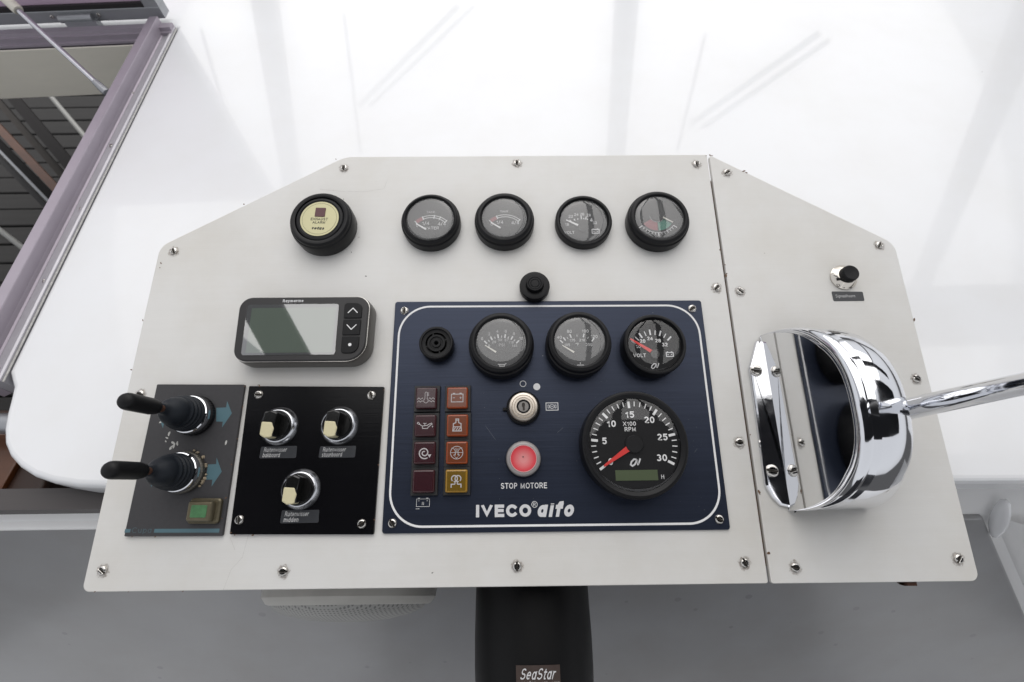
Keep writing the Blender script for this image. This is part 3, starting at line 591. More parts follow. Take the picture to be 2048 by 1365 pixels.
# rudder gauge
g, d = gauge(1320, 433, 0.017, 0.0312, 0.0238, 'round gauge with red and green sectors at the right end of the top row')
pv = (-0.06, 0.16)
for a0, a1, m, n in ((238, 182, M_sred, 'red_zone'), (178, 122, M_sgreen, 'green_zone')):
    d.fc(arc(*pv, 0.70, a0, a1, 12) + arc(*pv, 0.32, a1, a0, 12), m, n)
for k in range(-6, 7): d.tick(*pv, 180 + k * 9.0, 0.80, 0.97 if k % 6 == 0 else 0.90, 0.035 if k % 6 == 0 else 0.02, M_wlight)
d.st(arc(*pv, 0.80, 126, 234, 24), 0.015, M_wlight)
d.st(arc(*pv, 0.30, 90, 270, 24), 0.015, M_dim)
needle(d, ndl((0.12, 0.07), (0.56, -0.20), 0.03, 0.02), M_cneedle); hub(g, d, pv[0], pv[1], 0.27, M_dial, 0.002); finish(g, d)
# oil pressure
g, d = gauge(1002, 683.5, 0.024, 0.0300, 0.0226, 'round oil pressure gauge in PSI with cream needle on the blue engine panel', base=HB)
pv = (0.02, -0.62)
for k in range(11): d.tick(*pv, -44 + 8.8 * k, 0.84, 1.0 if k % 2 == 0 else 0.93, 0.05 if k % 2 == 0 else 0.025, M_faded)
for s, k in (('0', 0), ('2', 2), ('4', 4), ('6', 6), ('8', 8), ('10', 10)):
    a = R(-44 + 8.8 * k); d.tx(s, pv[0] + 1.12 * math.sin(a), pv[1] + 1.12 * math.cos(a), 0.11, M_dim if k not in (0, 10) else M_faded)
for s, x, y in (('0', -.48, -.11), ('29', -.29, .05), ('58', -.04, .13), ('87', .22, .12), ('116', .40, .02), ('145', .53, -.12)): d.tx(s, x, y, 0.10, M_faded if s == '0' else M_dim)
d.tx('PSI', 0.02, -0.08, 0.11, M_dim)
d.st([(-.13, -.86), (-.06, -.89), (-.06, -.95), (.12, -.95), (.12, -.89), (.2, -.84)], .03, M_faded); d.st([(-.06, -.88), (.12, -.88)], .03, M_faded)
needle(d, ndl((-0.64, -0.10), (-0.20, -0.39), 0.015, 0.035), M_cneedle); hub(g, d, 0.02, -0.52, 0.2, M_dial, 0.002); finish(g, d)
# temperature
g, d = gauge(1160, 681.5, 0.024, 0.0300, 0.0229, 'round temperature gauge marked in degrees F, between oil gauge and red needle volt gauge', base=HB)
pv = (-0.05, -0.62)
for a, big in ((-45, 1), (-35, 1), (-27, 0), (-18, 1), (-2, 0), (15, 1), (27, 0), (40, 1)): d.tick(*pv, a, 0.84, 1.0 if big else 0.93, 0.045 if big else 0.02, M_faded)
for s, x, y in (('40', -.78, .21), ('80', -.37, .45), ('100', .26, .45), ('120', .60, .22)): d.tx(s, x, y, .12, M_faded)
for s, x, y in (('105', -.48, -.11), ('175', -.27, .08), ('210', .11, .08), ('250', .37, -.11), ('°F', -.08, -.09)): d.tx(s, x, y, .10, M_faded)
d.st([(-.14, -.93), (.14, -.93)], .03, M_faded); d.st([(0, -.90), (0, -.82)], .03, M_faded); d.st([(-.1, -.98), (.14, -.98)], .02, M_faded)
needle(d, ndl((-0.68, -0.14), (-0.23, -0.43), 0.015, 0.035), M_cneedle); hub(g, d, -0.02, -0.55, 0.2, M_dial, 0.002); finish(g, d)
# second volt meter
g, d = gauge(1311, 687.5, 0.018, 0.0285, 0.0240, 'volt gauge with red needle and bold white numbers on the blue engine panel', 'thin', M_glass2, base=HB)
pv = (-0.02, -0.38)
for k in range(9):
    big = k % 2 == 0; d.tick(*pv, -56 + 12.6 * k, 0.78, 1.0 if big else 0.97, 0.06 if big else 0.035, M_wlight)
for s, x, y in (('16', -.60, -.04), ('20', -.42, .16), ('24', -.13, .26), ('28', .17, .17), ('32', .41, .01)): d.tx(s, x, y, .14, M_white, 0.02)
d.tx('VOLT', -0.58, -0.40, 0.14, M_white, 0.01); d.battery(0.56, -0.38, 0.26, M_wlight); d.logo(-0.03, -0.82, 0.20, M_wlight)
needle(d, ndl((-0.90, 0.24), (-0.05, -0.33), 0.03, 0.07), M_red, 0.0014); hub(g, d, -0.02, -0.38, 0.18, M_knob, 0.0027)
finish(g, d)
# tachometer
g, d = gauge(1271, 888, 0.020, 0.0455, 0.0388, 'large rev counter with red needle and white numbers 0 to 30', 'thin', M_glass2, base=HB)
for k in range(31):
    a = -124 + 8.05 * k; big = k % 5 == 0
    d.tick(0, 0, a, 0.80 if big else 0.84, 0.95, 0.055 if big else 0.022, M_white)
for s, a in (('0', -124), ('5', -83), ('10', -46), ('15', -4), ('20', 36), ('25', 77), ('30', 117)):
    d.tx(s, 0.655 * math.sin(R(a)), 0.655 * math.cos(R(a)), 0.145, M_white, 0.026)
d.tx('X100', -0.07, 0.45, 0.095, M_white, 0.012); d.tx('RPM', -0.06, 0.33, 0.095, M_white, 0.012); d.logo(0.0, -0.39, 0.15, M_wlight); d.tx('H', 0.56, -0.70, 0.09, M_white)
d.fc(rect(0.0, -0.66, 0.92, 0.22), M_olcd, 'hour_display')
needle(d, ndl((-0.70, -0.46), (0, 0.0), 0.022, 0.075), M_red, 0.0014); hub(g, d, 0, 0, 0.195, M_rubber, 0.0027)
finish(g, d)

# ------------------------------------------------------------------ buzzer, key switch, stop button, rubber button
x, y = P(872, 685.5, 0.013 + HB)
g = thing('buzzer', 'black round buzzer with concentric rings at the top left of the engine panel', 'buzzer', x, y, HB)
mb = MB(); lathe(mb, [(0.0150, 0.0001), (0.0155, 0.001), (0.0157, 0.012), (0.0150, 0.013), (0.0135, 0.0131), (0.0130, 0.0115), (0.0115, 0.0112), (0.0100, 0.0112), (0.0098, 0.006), (0.0082, 0.006), (0.0080, 0.0118), (0.0062, 0.0118), (0.0058, 0.0106), (0.0044, 0.0106), (0.0040, 0.0120), (0.0022, 0.0120), (0.0016, 0.0112), (0.0012, 0.005), (0, 0.005)], 56); mb.build('body', M_rubber, g, sharp=28)
mb = MB()
for k in range(4): a = R(20 + 90 * k); bar(mb, (0.0078 * math.cos(a), 0.0078 * math.sin(a), 0.0106), (0.0102 * math.cos(a), 0.0102 * math.sin(a), 0.0106), 0.0012, 0.001)
mb.build('bridge', M_rubber, g)

x, y = P(1047, 813, 0.012 + HB)
g = thing('key_switch', 'nickel key switch with knurled ring and open keyhole', 'key switch', x, y, HB)
mb = MB(); lathe(mb, [(0.0150, 0.0001), (0.0152, 0.004), (0.0140, 0.0055), (0.0134, 0.0058)], 60); box(mb, -0.0185, -0.0148, -0.0022, 0.0002, 0.0001, 0.004); mb.build('base_ring', M_rubber, g)
mb = MB(); lathe(mb, [(0.0130, 0.003), (0.0130, 0.0098), (0.0122, 0.0108), (0.0105, 0.0112), (0.0101, 0.0108), (0.0098, 0.0112), (0.0082, 0.0113), (0.0079, 0.0110), (0.0076, 0.0113), (0.0062, 0.0113), (0.0060, 0.0096)], 120, wob=lambda a, z: 1 + (0.018 * math.cos(60 * a) if z < 0.0105 else 0)); mb.build('knurled_ring', M_nickel, g, sharp=25)
mb = MB(); lathe(mb, [(0.0052, 0.0090), (0.0050, 0.0102), (0.0046, 0.0106), (0.0, 0.0106)], 40); mb.build('key_barrel', M_barrel, g)
mb = MB(); face(mb, rounded(rect(0, 0.0014, 0.0028, 0.0040), 0.0012, 4), 0.01072); face(mb, rounded(rect(0.0002, -0.0018, 0.0018, 0.0034), 0.0003, 3), 0.01074); mb.build('keyhole', M_slot, g, smooth=False)
mb = MB(); lathe(mb, [(0.0061, 0.0101), (0.0061, 0.01125), (0.0051, 0.01125), (0.0050, 0.0104)], 40); mb.build('dark_collar', M_rubber, g)

x, y = P(1047, 917.5, 0.010 + HB)
g = thing('stop_button', 'round red stop button in a clear rubber collar', 'push button', x, y, HB)
mb = MB(); lathe(mb, [(0.0152, 0.0001), (0.0156, 0.002), (0.0152, 0.0055), (0.0142, 0.0058)], 56); mb.build('base_ring', M_rubber, g)
mb = MB(); lathe(mb, [(0.0148, 0.005), (0.0150, 0.008), (0.0144, 0.0098), (0.0130, 0.0108), (0.0116, 0.0109), (0.0112, 0.0102)], 56); mb.build('collar', M_clear, g, sharp=50)
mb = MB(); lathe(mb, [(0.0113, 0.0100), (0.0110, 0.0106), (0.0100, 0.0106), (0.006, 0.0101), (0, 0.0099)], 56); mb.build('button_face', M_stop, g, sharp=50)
mb = MB(); stroke(mb, circle(0, 0, 0.0112, 48), 0.0004, 0.0111, closed=True); mb.build('rim_line', pbr('pink_rim', (0.7, 0.42, 0.42), 0.3), g, smooth=False)
mb = MB(); face(mb, circle(-0.0003, 0.0014, 0.0006, 12), 0.0103); mb.build('pin_hole', M_slot, g, smooth=False)

x, y = P(1069.5, 571, 0.010)
g = thing('rubber_button', 'black rubber covered push button just above the engine panel', 'push button', x, y, 0)
mb = MB(); lathe(mb, [(0.0140, 0.0001), (0.0144, 0.002), (0.0142, 0.006), (0.0146, 0.0085), (0.0140, 0.0100), (0.0120, 0.0104), (0.0085, 0.0102), (0.0080, 0.0096), (0.0078, 0.0100), (0.0078, 0.0140), (0.0072, 0.0150), (0.0066, 0.0150), (0.0060, 0.0146), (0.0054, 0.0150), (0.0044, 0.0150), (0.0040, 0.0146), (0.0034, 0.0150), (0, 0.0151)], 56); mb.build('cover', M_rubber, g, sharp=28)

# ------------------------------------------------------------------ warning lights
def icon(k):
    mb = MB(); z = [0.0]
    def s(pts, w=0.0006, closed=False): z[0] += 0.00001; stroke(mb, [(a * 0.001, b * 0.001) for a, b in pts], w, z[0], closed)
    def f(pts): z[0] += 0.00001; face(mb, [(a * 0.001, b * 0.001) for a, b in pts], z[0])
    if k == 'temp':
        s([(-1.0, -1.2), (-1.0, 4.2), (-0.7, 5.0), (0, 5.3), (0.7, 5.0), (1.0, 4.2), (1.0, -1.2)], 0.0004); s(arc(0, -2.6, 2.0, 30, 330, 20), 0.0004)
        for y in (4.4, 3.3, 2.2): s([(1.2, y), (2.6, y)], 0.0004)
        for sx in (-1, 1):
            for y in (-0.7, -3.2): s([(sx * (2.6 + i * 0.75), y + 0.7 * math.sin(i * 1.6)) for i in range(8)], 0.0004)
    if k == 'oil':
        s([(-7, 1.8), (-5.2, 0.9), (-4.8, 1.9), (-6.4, 2.9)], 0.0005, True); s([(-5.0, 1.2), (-3, -0.2), (-2.2, -0.4), (-2.2, -2.6), (2.2, -2.6), (3.0, -1.4), (6.0, 1.2), (6.6, 0.9), (5.8, 2.0), (2.8, 0.8), (2, 0), (-2.2, -0.4)], 0.0006)
        s([(-1.6, 1.8), (1.2, 1.8)]); s([(-0.2, 1.7), (-0.2, 0)], 0.0005); f([(6.6, -0.2), (7.1, -1.2), (6.6, -1.9), (6.1, -1.2)])
    if k == 'spiral':
        s([((0.6 + 0.62 * t) * math.cos(-t * 1.0 + 2.4), (0.6 + 0.62 * t) * math.sin(-t * 1.0 + 2.4)) for t in [i * 0.25 for i in range(5, 36)]] if False else [((0.7 + 0.40 * t) * math.cos(0.5 + t), (0.7 + 0.40 * t) * math.sin(0.5 + t)) for t in [i * 0.3 for i in range(2, 38)]][::-1], 0.0010)
        f([(3.0, -1.4), (6.2, -1.4), (4.6, -4.2)])
    if k == 'battery':
        s(rect(0, -0.4, 10.4, 7.0), 0.0007, True)
        for q in (-1, 1): f(rect(q * 3.0, 3.7, 2.0, 1.1))
        f(rect(-3.0, -0.2, 1.8, 0.5)); f(rect(3.0, -0.2, 1.8, 0.5)); f(rect(3.0, -0.2, 0.5, 1.8))
    if k == 'bottle':
        s([(-1.2, 5.4), (-1.2, 2.2), (-3.4, 1.4), (-3.4, -1.0), (-3.8, -5.0), (3.8, -5.0), (3.4, -1.0), (3.4, 1.4), (1.2, 2.2), (1.2, 5.4)], 0.0008, True)
        s([(-1.2, 4.2), (1.2, 4.2)], 0.0005); s([(-3.4, -1.4), (3.4, -1.4)], 0.0007)
        for q in (-2.2, 0, 2.2): s([(q - 1.0, -4.4), (q + 0.8, -2.0)], 0.0007)
    if k == 'filter':
        s(circle(0, 0, 5.4, 36), 0.0005, True); s([(-5.2, 0), (5.2, 0)], 0.0004)
        for q in (-1, 1): s(arc(q * 5.0, 0.2, 3.8, -q * 5 , -q * 95, 10), 0.0004); s([(q * 1.2, -0.2), (q * 1.2, -2.0), (q * 2.8, -2.0), (0, -4.8)], 0.0006)
        for a in (-40, -20, 0, 20, 40):
            for r in (1.0, 2.2, 3.4): f(rect(r * math.sin(R(a)), 0.4 + r * math.cos(R(a)), 0.45, 0.6))
    if k == 'coil':
        for q in (-1, 1): s(arc(q * 1.5, 2.0, 2.5, 180 - q * 14, 180 - q * 14 + q * 333, 24), 0.0009)
        for q in (-1, 1): s([(q * 1.0, -0.4), (q * 1.0, -2.6)], 0.0008); s([(q * 1.0, -2.6), (q * 4.2, -2.6), (q * 4.2, -5.4)], 0.0009)
    return mb
LAMPS = [(853, 797, 'temp', 'r', 'dark maroon warning light with thermometer in waves symbol'), (851, 852, 'oil', 'r', 'dark maroon warning light with oil can symbol'),
         (849.5, 906.5, 'spiral', 'r', 'dark maroon warning light with spiral arrow symbol'), (847.5, 963, None, 'r', 'blank dark maroon warning light without any symbol'),
         (915, 796.5, 'battery', 'o', 'orange warning light with battery symbol'), (915, 851.5, 'bottle', 'o', 'orange warning light with hatched bottle symbol'),
         (914, 906, 'filter', 'o', 'orange warning light with circled arrow symbol'), (913, 962.5, 'coil', 'y', 'yellow amber warning light with twin loop coil symbol')]
for px, py, ic, c, lab in LAMPS:
    x, y = P(px, py, HB + 0.006)
    g = thing('warning_light', lab, 'warning light', x, y, HB, 0, 'warning lights on the engine panel')
    mb = MB(); plate(mb, rect(0, 0, 0.0232, 0.0236), 0.0001, 0.0035, 0.0003, 1); mb.build('housing', M_house, g)
    ms, mr = {'r': (M_maroon, M_mrim), 'o': (M_orange, M_orim), 'y': (M_amber, M_arim)}[c]
    pr = rounded(rect(0, 0, 0.0188, 0.0190), 0.0014, 4)
    mb = MB(); loft(mb, [(pr, 0.0034), (pr, 0.0070), (inset(pr, 0.0006), 0.0080), (inset(pr, 0.0014), 0.0083)], cap1=False); ln = mb.build('lens_rim', mr, g, sharp=40)
    mb = MB(); face(mb, inset(ccw(pr), 0.0014), 0.0083); mb.build('lens_face', ms, g, smooth=False)
    if ic: o = icon(ic).build('symbol', M_icon, g, smooth=False); o.location = (0, 0, 0.0084)

# ------------------------------------------------------------------ thruster panel with joysticks
HG = 0.003
tp = thing('thruster_panel', 'charcoal grey thruster panel with teal arrows and chipped paint', 'control panel')
gp = [P(248, 1073.5, HG), P(444, 1072.5, HG), P(489, 769.5, HG), P(314, 769, HG)]
mb = MB(); plate(mb, rounded(gp, 0.0008, 2), 0.0001, HG, 0.0003); mb.build('plate', M_greyp, tp)
def zp(q, sc_=3.9, ox=180, oy=750): return P(ox + q[0] / sc_, oy + q[1] / sc_, HG)
mb = MB()
A1 = [zp(q) for q in ((985, 258), (1062, 255), (1070, 205), (1107, 300), (1030, 412), (1036, 366), (985, 365))]
A2 = [zp(q) for q in ((920, 700), (985, 697), (988, 645), (1028, 755), (948, 872), (955, 818), (905, 818))]
for A, cx in ((A1, P(389, 833, HG)), (A2, P(368, 946, HG))):
    mb = MB(); face(mb, A, HG + 0.0001); mb.build('arrow_print', M_teal, tp, smooth=False)
    mb = MB(); face(mb, [(2 * cx[0] - a[0], a[1]) for a in A], HG + 0.0001); mb.build('arrow_print', M_teal, tp, smooth=False)
for q4 in (((505, 1202), (1012, 1200), (1006, 1231), (498, 1232)), ((275, 1203), (318, 1203), (313, 1231), (268, 1231))):
    mb = MB(); face(mb, [zp(q) for q in q4], HG + 0.0001); mb.build('stripe_print', M_teal, tp, smooth=False)
mb = MB(); bbox_text(mb, 'Cupa', 264, 303, 1055, 1069, HG, HG + 0.0001); mb.build('lettering', pbr('teal_faint', (0.05, 0.085, 0.10), 0.5), tp, smooth=False)
chips(tp, M_chip, [zp(q) for q in ((618, 458), (600, 492), (592, 520), (648, 530), (640, 560), (628, 575), (682, 538), (655, 553), (1062, 532), (548, 372))], 0.0011, HG + 0.00012, 'paint_chip')
chips(tp, M_edge, [zp(q) for q in ((1205, 90), (1190, 250), (1150, 500), (1105, 700), (1060, 960), (1030, 1120), (330, 1262), (510, 1262), (750, 78))], 0.0005, HG + 0.0001)
def joystick(bx, by, lean, label, rust):
    x, y = P(bx, by, HG)
    g = thing('joystick', label, 'joystick', x, y, HG, 0, 'thruster joysticks')
    mb = MB(); lathe(mb, [(0.0173, 0.0001), (0.0178, 0.0008), (0.0178, 0.0048), (0.0171, 0.0056), (0.0165, 0.0058)], 120, wob=lambda a, z: 1 + 0.012 * math.cos(72 * a)); mb.build('knurled_nut', M_nut if rust else M_rubber, g, sharp=25)
    mb = MB(); lathe(mb, [(0.0166, 0.0050), (0.0170, 0.0068), (0.0170, 0.0095), (0.0163, 0.0112), (0.0154, 0.0116), (0.0148, 0.0098)], 64); mb.build('chrome_ring', M_chrome, g)
    T = Matrix.Rotation(lean[0], 4, 'Y') @ Matrix.Rotation(lean[1], 4, 'X')
    prof = [(0.0165, 0.007), (0.0168, 0.0095)]
    for r, z in ((0.0168, 0.0125), (0.0166, 0.0166), (0.0160, 0.0206), (0.0150, 0.0244)):
        prof += [(r - 0.0020, z - 0.0018), (r - 0.0003, z - 0.0007), (r, z + 0.0004), (r - 0.0004, z + 0.0014)]
    prof += [(0.0132, 0.0268), (0.0134, 0.0282), (0.0128, 0.0312), (0.0112, 0.0346), (0.0090, 0.0374), (0.0066, 0.0394), (0.0050, 0.0412), (0.0044, 0.0440), (0.0, 0.0442)]
    prof = [(r_ * (0.93 if z_ > 0.012 else 0.89), z_) for r_, z_ in prof]
    mb = MB(); lathe(mb, prof, 56); mb.v = [tuple(T @ Vector(v)) if v[2] > 0.03 else tuple(Vector(v).lerp(T @ Vector(v), max(0, (v[2] - 0.007) / 0.023))) for v in mb.v]
    mb.build('ribbed_boot', M_boot, g, sharp=60)
    mb = MB(); tube(mb, [T @ Vector((0, 0, 0.040)), T @ Vector((0, 0, 0.056))], 0.0029, 16); mb.build('stem', M_rust, g)
    mb = MB(); lathe(mb, [(0.0, 0.0500), (0.0046, 0.0500), (0.0056, 0.0512), (0.0066, 0.0570), (0.0066, 0.064), (0.0066, 0.0795), (0.0063, 0.0820), (0.0054, 0.0840), (0.0036, 0.0850), (0, 0.0854)], 40); mb.v = [tuple(T @ Vector(v)) for v in mb.v]
    mb.build('handle', M_rubber, g, sharp=50)
    return g
joystick(392, 832, (R(0), R(0)), 'upper thruster joystick with black handle and blackened knurled nut', False)
j2 = joystick(371, 945, (R(0), R(0)), 'lower thruster joystick with crusty sealant round its nut', True)
mb = MB(); 
for k in range(14):
    a = R(random.uniform(-40, 75)); r = 0.0184 + random.uniform(-0.0004, 0.0008); lathe(mb, [(0.0012 * random.uniform(.6, 1.5), 0.0001), (0.0009, 0.0016), (0, 0.0024)], 7, (r * math.cos(a), r * math.sin(a)))
mb.build('sealant_crust', M_sealant, j2)
x, y = P(401.5, 1023, HG + 0.008)
g = thing('indicator_lamp', 'small square green indicator lamp in tarnished brass frame', 'indicator lamp', x, y, HG, R(-1))
pb = rounded(rect(0, 0, 0.0265, 0.0205), 0.0028, 5)
mb = MB(); loft(mb, [(ccw(pb), 0.0001), (ccw(pb), 0.003), (inset(ccw(pb), 0.0012), 0.0042)]); mb.build('base', M_brass, g)
pb = rounded(rect(-0.001, 0, 0.0215, 0.0170), 0.0022, 5)
mb = MB(); loft(mb, [(ccw(pb), 0.0040), (inset(ccw(pb), 0.0004), 0.0078), (inset(ccw(pb), 0.0012), 0.0090), (inset(ccw(pb), 0.0021), 0.0093)], cap1=False); mb.build('frame', M_brass, g)
mb = MB(); face(mb, inset(ccw(pb), 0.0021), 0.0093); mb.build('frame_face', M_brass, g, smooth=False)
mb = MB(); plate(mb, rounded(rect(-0.001, 0, 0.0135, 0.0100), 0.0012, 4), 0.0092, 0.0096, 0.0003); mb.build('lens', M_green, g)

# ------------------------------------------------------------------ wiper panel
wp = thing('wiper_panel', 'glossy black wiper switch panel with three rotary knobs', 'control panel')
kp = [P(459, 1069.5, HG), P(747, 1069.5, HG), P(768, 774, HG), P(498, 772.5, HG)]
mb = MB(); plate(mb, rounded(kp, 0.0008, 2), 0.0001, HG, 0.0003); mb.build('plate', M_black, wp)
for q, a in (((518, 790), 85), ((743, 791), 15), ((479, 1040), 5), ((724, 1048), -60)): screw(wp, *P(*q, HG), HG, a)
chips(wp, M_edge, [P(*q, HG) for q in ((516, 771), (519, 772), (768, 780), (765, 830), (757, 930), (462, 1066), (470, 1070), (506, 1071), (749, 1040))], 0.0006, HG + 0.0001)
def rotary(px, py, label):
    x, y = P(px, py, HG + 0.004)
    g = thing('rotary_switch', label, 'rotary switch', x, y, HG, R(-4), 'wiper switches')
    mb = MB(); lathe(mb, [(0.0172, 0.0001), (0.0168, 0.0014), (0.0158, 0.0032), (0.0146, 0.0048), (0.0136, 0.0056), (0.0130, 0.0054), (0.0128, 0.0046)], 64); mb.build('chrome_ring', M_satin, g, sharp=60)
    mb = MB(); lathe(mb, [(0.0127, 0.004), (0.0126, 0.0085), (0.0121, 0.0094), (0, 0.0094)], 56); mb.build('knob', M_knob, g)
    gp_ = rounded([(-0.0058, -0.0100), (0.0000, -0.0118), (0.0058, -0.0100), (0.0050, 0.0), (0.0058, 0.0100), (0.0, 0.0118), (-0.0058, 0.0100), (-0.0066, 0.0)], 0.0016, 3)
    mb = MB(); plate(mb, gp_, 0.0093, 0.0195, 0.0013, 3, cap0=False); mb.build('grip', M_knob, g, sharp=25)
    pp = rounded([(-0.0061, -0.0098), (-0.0015, -0.0121), (0.0048, -0.0112), (0.0052, -0.0035), (0.0030, 0.0018), (-0.0064, 0.0018)], [0.002, 0.002, 0.0022, 0.004, 0.002, 0.0014], 5)
    mb = MB(); plate(mb, pp, 0.0105, 0.0199, 0.0012, 3, cap0=False); mb.build('pointer', M_pointer, g, sharp=25)
rotary(554, 852, 'left wiper knob with cream pointer above the sticker reading bakboord')
rotary(676, 850.5, 'right wiper knob with cream pointer above the sticker reading stuurboord')
rotary(598, 979, 'lower wiper knob with cream pointer above the sticker reading midden')
def sticker(q, lines, label, base, frac=0.62, mat=M_sticker, skew=-0.1, hgt=0.36):
    c = P(sum(a for a, b in q) / 4, sum(b for a, b in q) / 4, base)
    g = thing('label_sticker', label, 'label', c[0], c[1], base, 0, 'dark label stickers')
    pl = [(P(*a, base)[0] - c[0], P(*a, base)[1] - c[1]) for a in q]
    mb = MB(); plate(mb, rounded(pl, 0.0012, 4), 0.00008, 0.0003, 0.0001, 1); mb.build('tape', mat, g)
    w = max(a[0] for a in pl) - min(a[0] for a in pl); h = max(a[1] for a in pl) - min(a[1] for a in pl)
    mb = MB(); n = len(lines)
    for i, (t, fr) in enumerate(lines):
        yy = (h * 0.5 - h * (i + 0.5) / n) * 0.86; ww = w * fr
        x0 = -w / 2 + w * 0.10 + yy * 0.12
        text(mb, t, x0 + ww / 2, yy, ww, h * hgt if n == 2 else h * hgt, 0.0004, skew=0.12)
    mb.build('lettering', M_faded, g, smooth=False)
sticker([(518.5, 917.5), (592, 916.5), (594.5, 892), (522.5, 894)], [('Ruitenwisser', 0.62), ('bakboord', 0.46)], 'dark sticker reading Ruitenwisser bakboord under the left wiper knob', HG)
sticker([(637, 916.5), (710, 915.5), (712.5, 892), (640.5, 893)], [('Ruitenwisser', 0.62), ('stuurboord', 0.54)], 'dark sticker reading Ruitenwisser stuurboord under the right wiper knob', HG)
sticker([(560, 1047.5), (637, 1046), (639, 1020), (564, 1021)], [('Ruitenwisser', 0.62), ('midden', 0.38)], 'dark sticker reading Ruitenwisser midden under the lower wiper knob', HG)
sticker([(1667, 603), (1729, 602.5), (1725, 584), (1662.5, 583.5)], [('Signaalhoorn', 0.62)], 'dark sticker reading Signaalhoorn under the horn button', 0.0, skew=-0.2, hgt=0.36)

# horn button
x, y = P(1686, 556, 0.0)
g = thing('horn_button', 'black push button in a nickel cone ring above its Signaalhoorn sticker', 'push button', x, y, 0)
mb = MB(); lathe(mb, [(0.0128, 0.0001), (0.0128, 0.0012), (0.0118, 0.0022), (0.0090, 0.0058), (0.0080, 0.0062), (0.0076, 0.0055)], 64); mb.build('cone_ring', M_horn, g, sharp=40)
mb = MB(); lathe(mb, [(0.0078, 0.004), (0.0080, 0.0100), (0.0076, 0.0104), (0.0078, 0.0106), (0.0078, 0.0118), (0.0070, 0.0128), (0.0050, 0.0126), (0, 0.0120)], 48); mb.build('plunger', M_rubber, g, sharp=40)

# ------------------------------------------------------------------ display
HD = 0.022
fc_ = [P(463, 724, HD), P(729, 722, HD), P(740.5, 592.5, HD), P(480, 594.5, HD)]
cx, cy = sum(a for a, b in fc_) / 4, sum(b for a, b in fc_) / 4
g = thing('display', 'rectangular navigation display with grey screen and three button column', 'display', cx, cy, 0)
def rel(pts): return [(a - cx, b - cy) for a, b in pts]
fp = rounded(rel(fc_), [0.012, 0.018, 0.012, 0.012], 10)
bs = inset(ccw(fp), -0.0012)
mb = MB(); loft(mb, [(inset(bs, 0.002), 0.0001), (inset(bs, 0.0002), 0.002), (bs, 0.009), (inset(bs, 0.0004), 0.0165), (inset(ccw(fp), 0.0001), HD - 0.0022)]); mb.build('body', M_dispg, g, sharp=40)
mb = MB(); stroke(mb, inset(ccw(fp), 0.0003), 0.0007, HD - 0.0019, closed=True); mb.build('trim_line', M_steel, g, smooth=False)
scr = rel([P(483.5, 710.5, HD), P(669.5, 709, HD), P(677.5, 609.5, HD), P(496, 610.5, HD)])
fi = ccw(fp)
mb = MB(); loft(mb, [(inset(fi, 0.0006), HD - 0.0025), (inset(fi, 0.0006), HD - 0.0006), (inset(fi, 0.0014), HD)]); mb.build('bezel', M_dispb, g)
so_ = rounded(scr, 0.002, 4)
mb = MB(); loft(mb, [(so_, HD + 0.00005), (so_, HD + 0.0002)]); lb = mb.build('screen_border', M_lcdb, g)
lc = rel([P(491, 706.5, HD), P(664, 705, HD), P(672, 615.5, HD), P(504.5, 617, HD)])
mb = MB(); face(mb, lc, HD + 0.0003); mb.build('screen', M_lcd, g, smooth=False)
mb = MB(); face(mb, inset(so_, -0.0004), HD + 0.0007); mb.build('screen_glass', M_scr, g, smooth=False)
bt = rel([P(681.5, 707.5, HD), P(716, 707, HD), P(726, 606.5, HD), P(690, 607, HD)])
def lerp2(a, b, t): return (a[0] + (b[0] - a[0]) * t, a[1] + (b[1] - a[1]) * t)
def strip(t0, t1): return [lerp2(bt[0], bt[3], t0), lerp2(bt[1], bt[2], t0), lerp2(bt[1], bt[2], t1), lerp2(bt[0], bt[3], t1)]
for k, (t0, t1, sy) in enumerate(((0.69, 1.0, 'up'), (0.355, 0.665, 'down'), (0.0, 0.33, 'dot'))):
    q = strip(t0, t1); rr = [0.001, 0.001, 0.006, 0.003] if k == 0 else ([0.003, 0.008, 0.001, 0.001] if k == 2 else 0.001)
    mb = MB(); plate(mb, rounded(q, rr, 6), HD - 0.0002, HD + 0.0010, 0.0005); bo = mb.build('button', M_knob if False else M_rubber, g)
    c = (sum(a for a, b in q) / 4, sum(b for a, b in q) / 4); mb = MB(); z = HD + 0.0011
    if sy == 'up': stroke(mb, [(c[0] - 0.0044, c[1] - 0.0024), (c[0], c[1] + 0.0022), (c[0] + 0.0044, c[1] - 0.0024)], 0.0008, z)
    elif sy == 'down': stroke(mb, [(c[0] - 0.0044, c[1] + 0.0024), (c[0], c[1] - 0.0022), (c[0] + 0.0044, c[1] + 0.0024)], 0.0008, z)
    else: face(mb, circle(c[0], c[1], 0.0015, 20), z)
    mb.build('symbol', M_white, bo, smooth=False)
mb = MB(); x0, y0 = P(565.7, 603, HD); x1, _ = P(607, 603, HD); text(mb, 'Raymarine', (x0 + x1) / 2 - cx, y0 - cy, x1 - x0, 0.0034, HD + 0.0001, bold=0.03); mb.build('lettering', M_wlight, g, smooth=False)

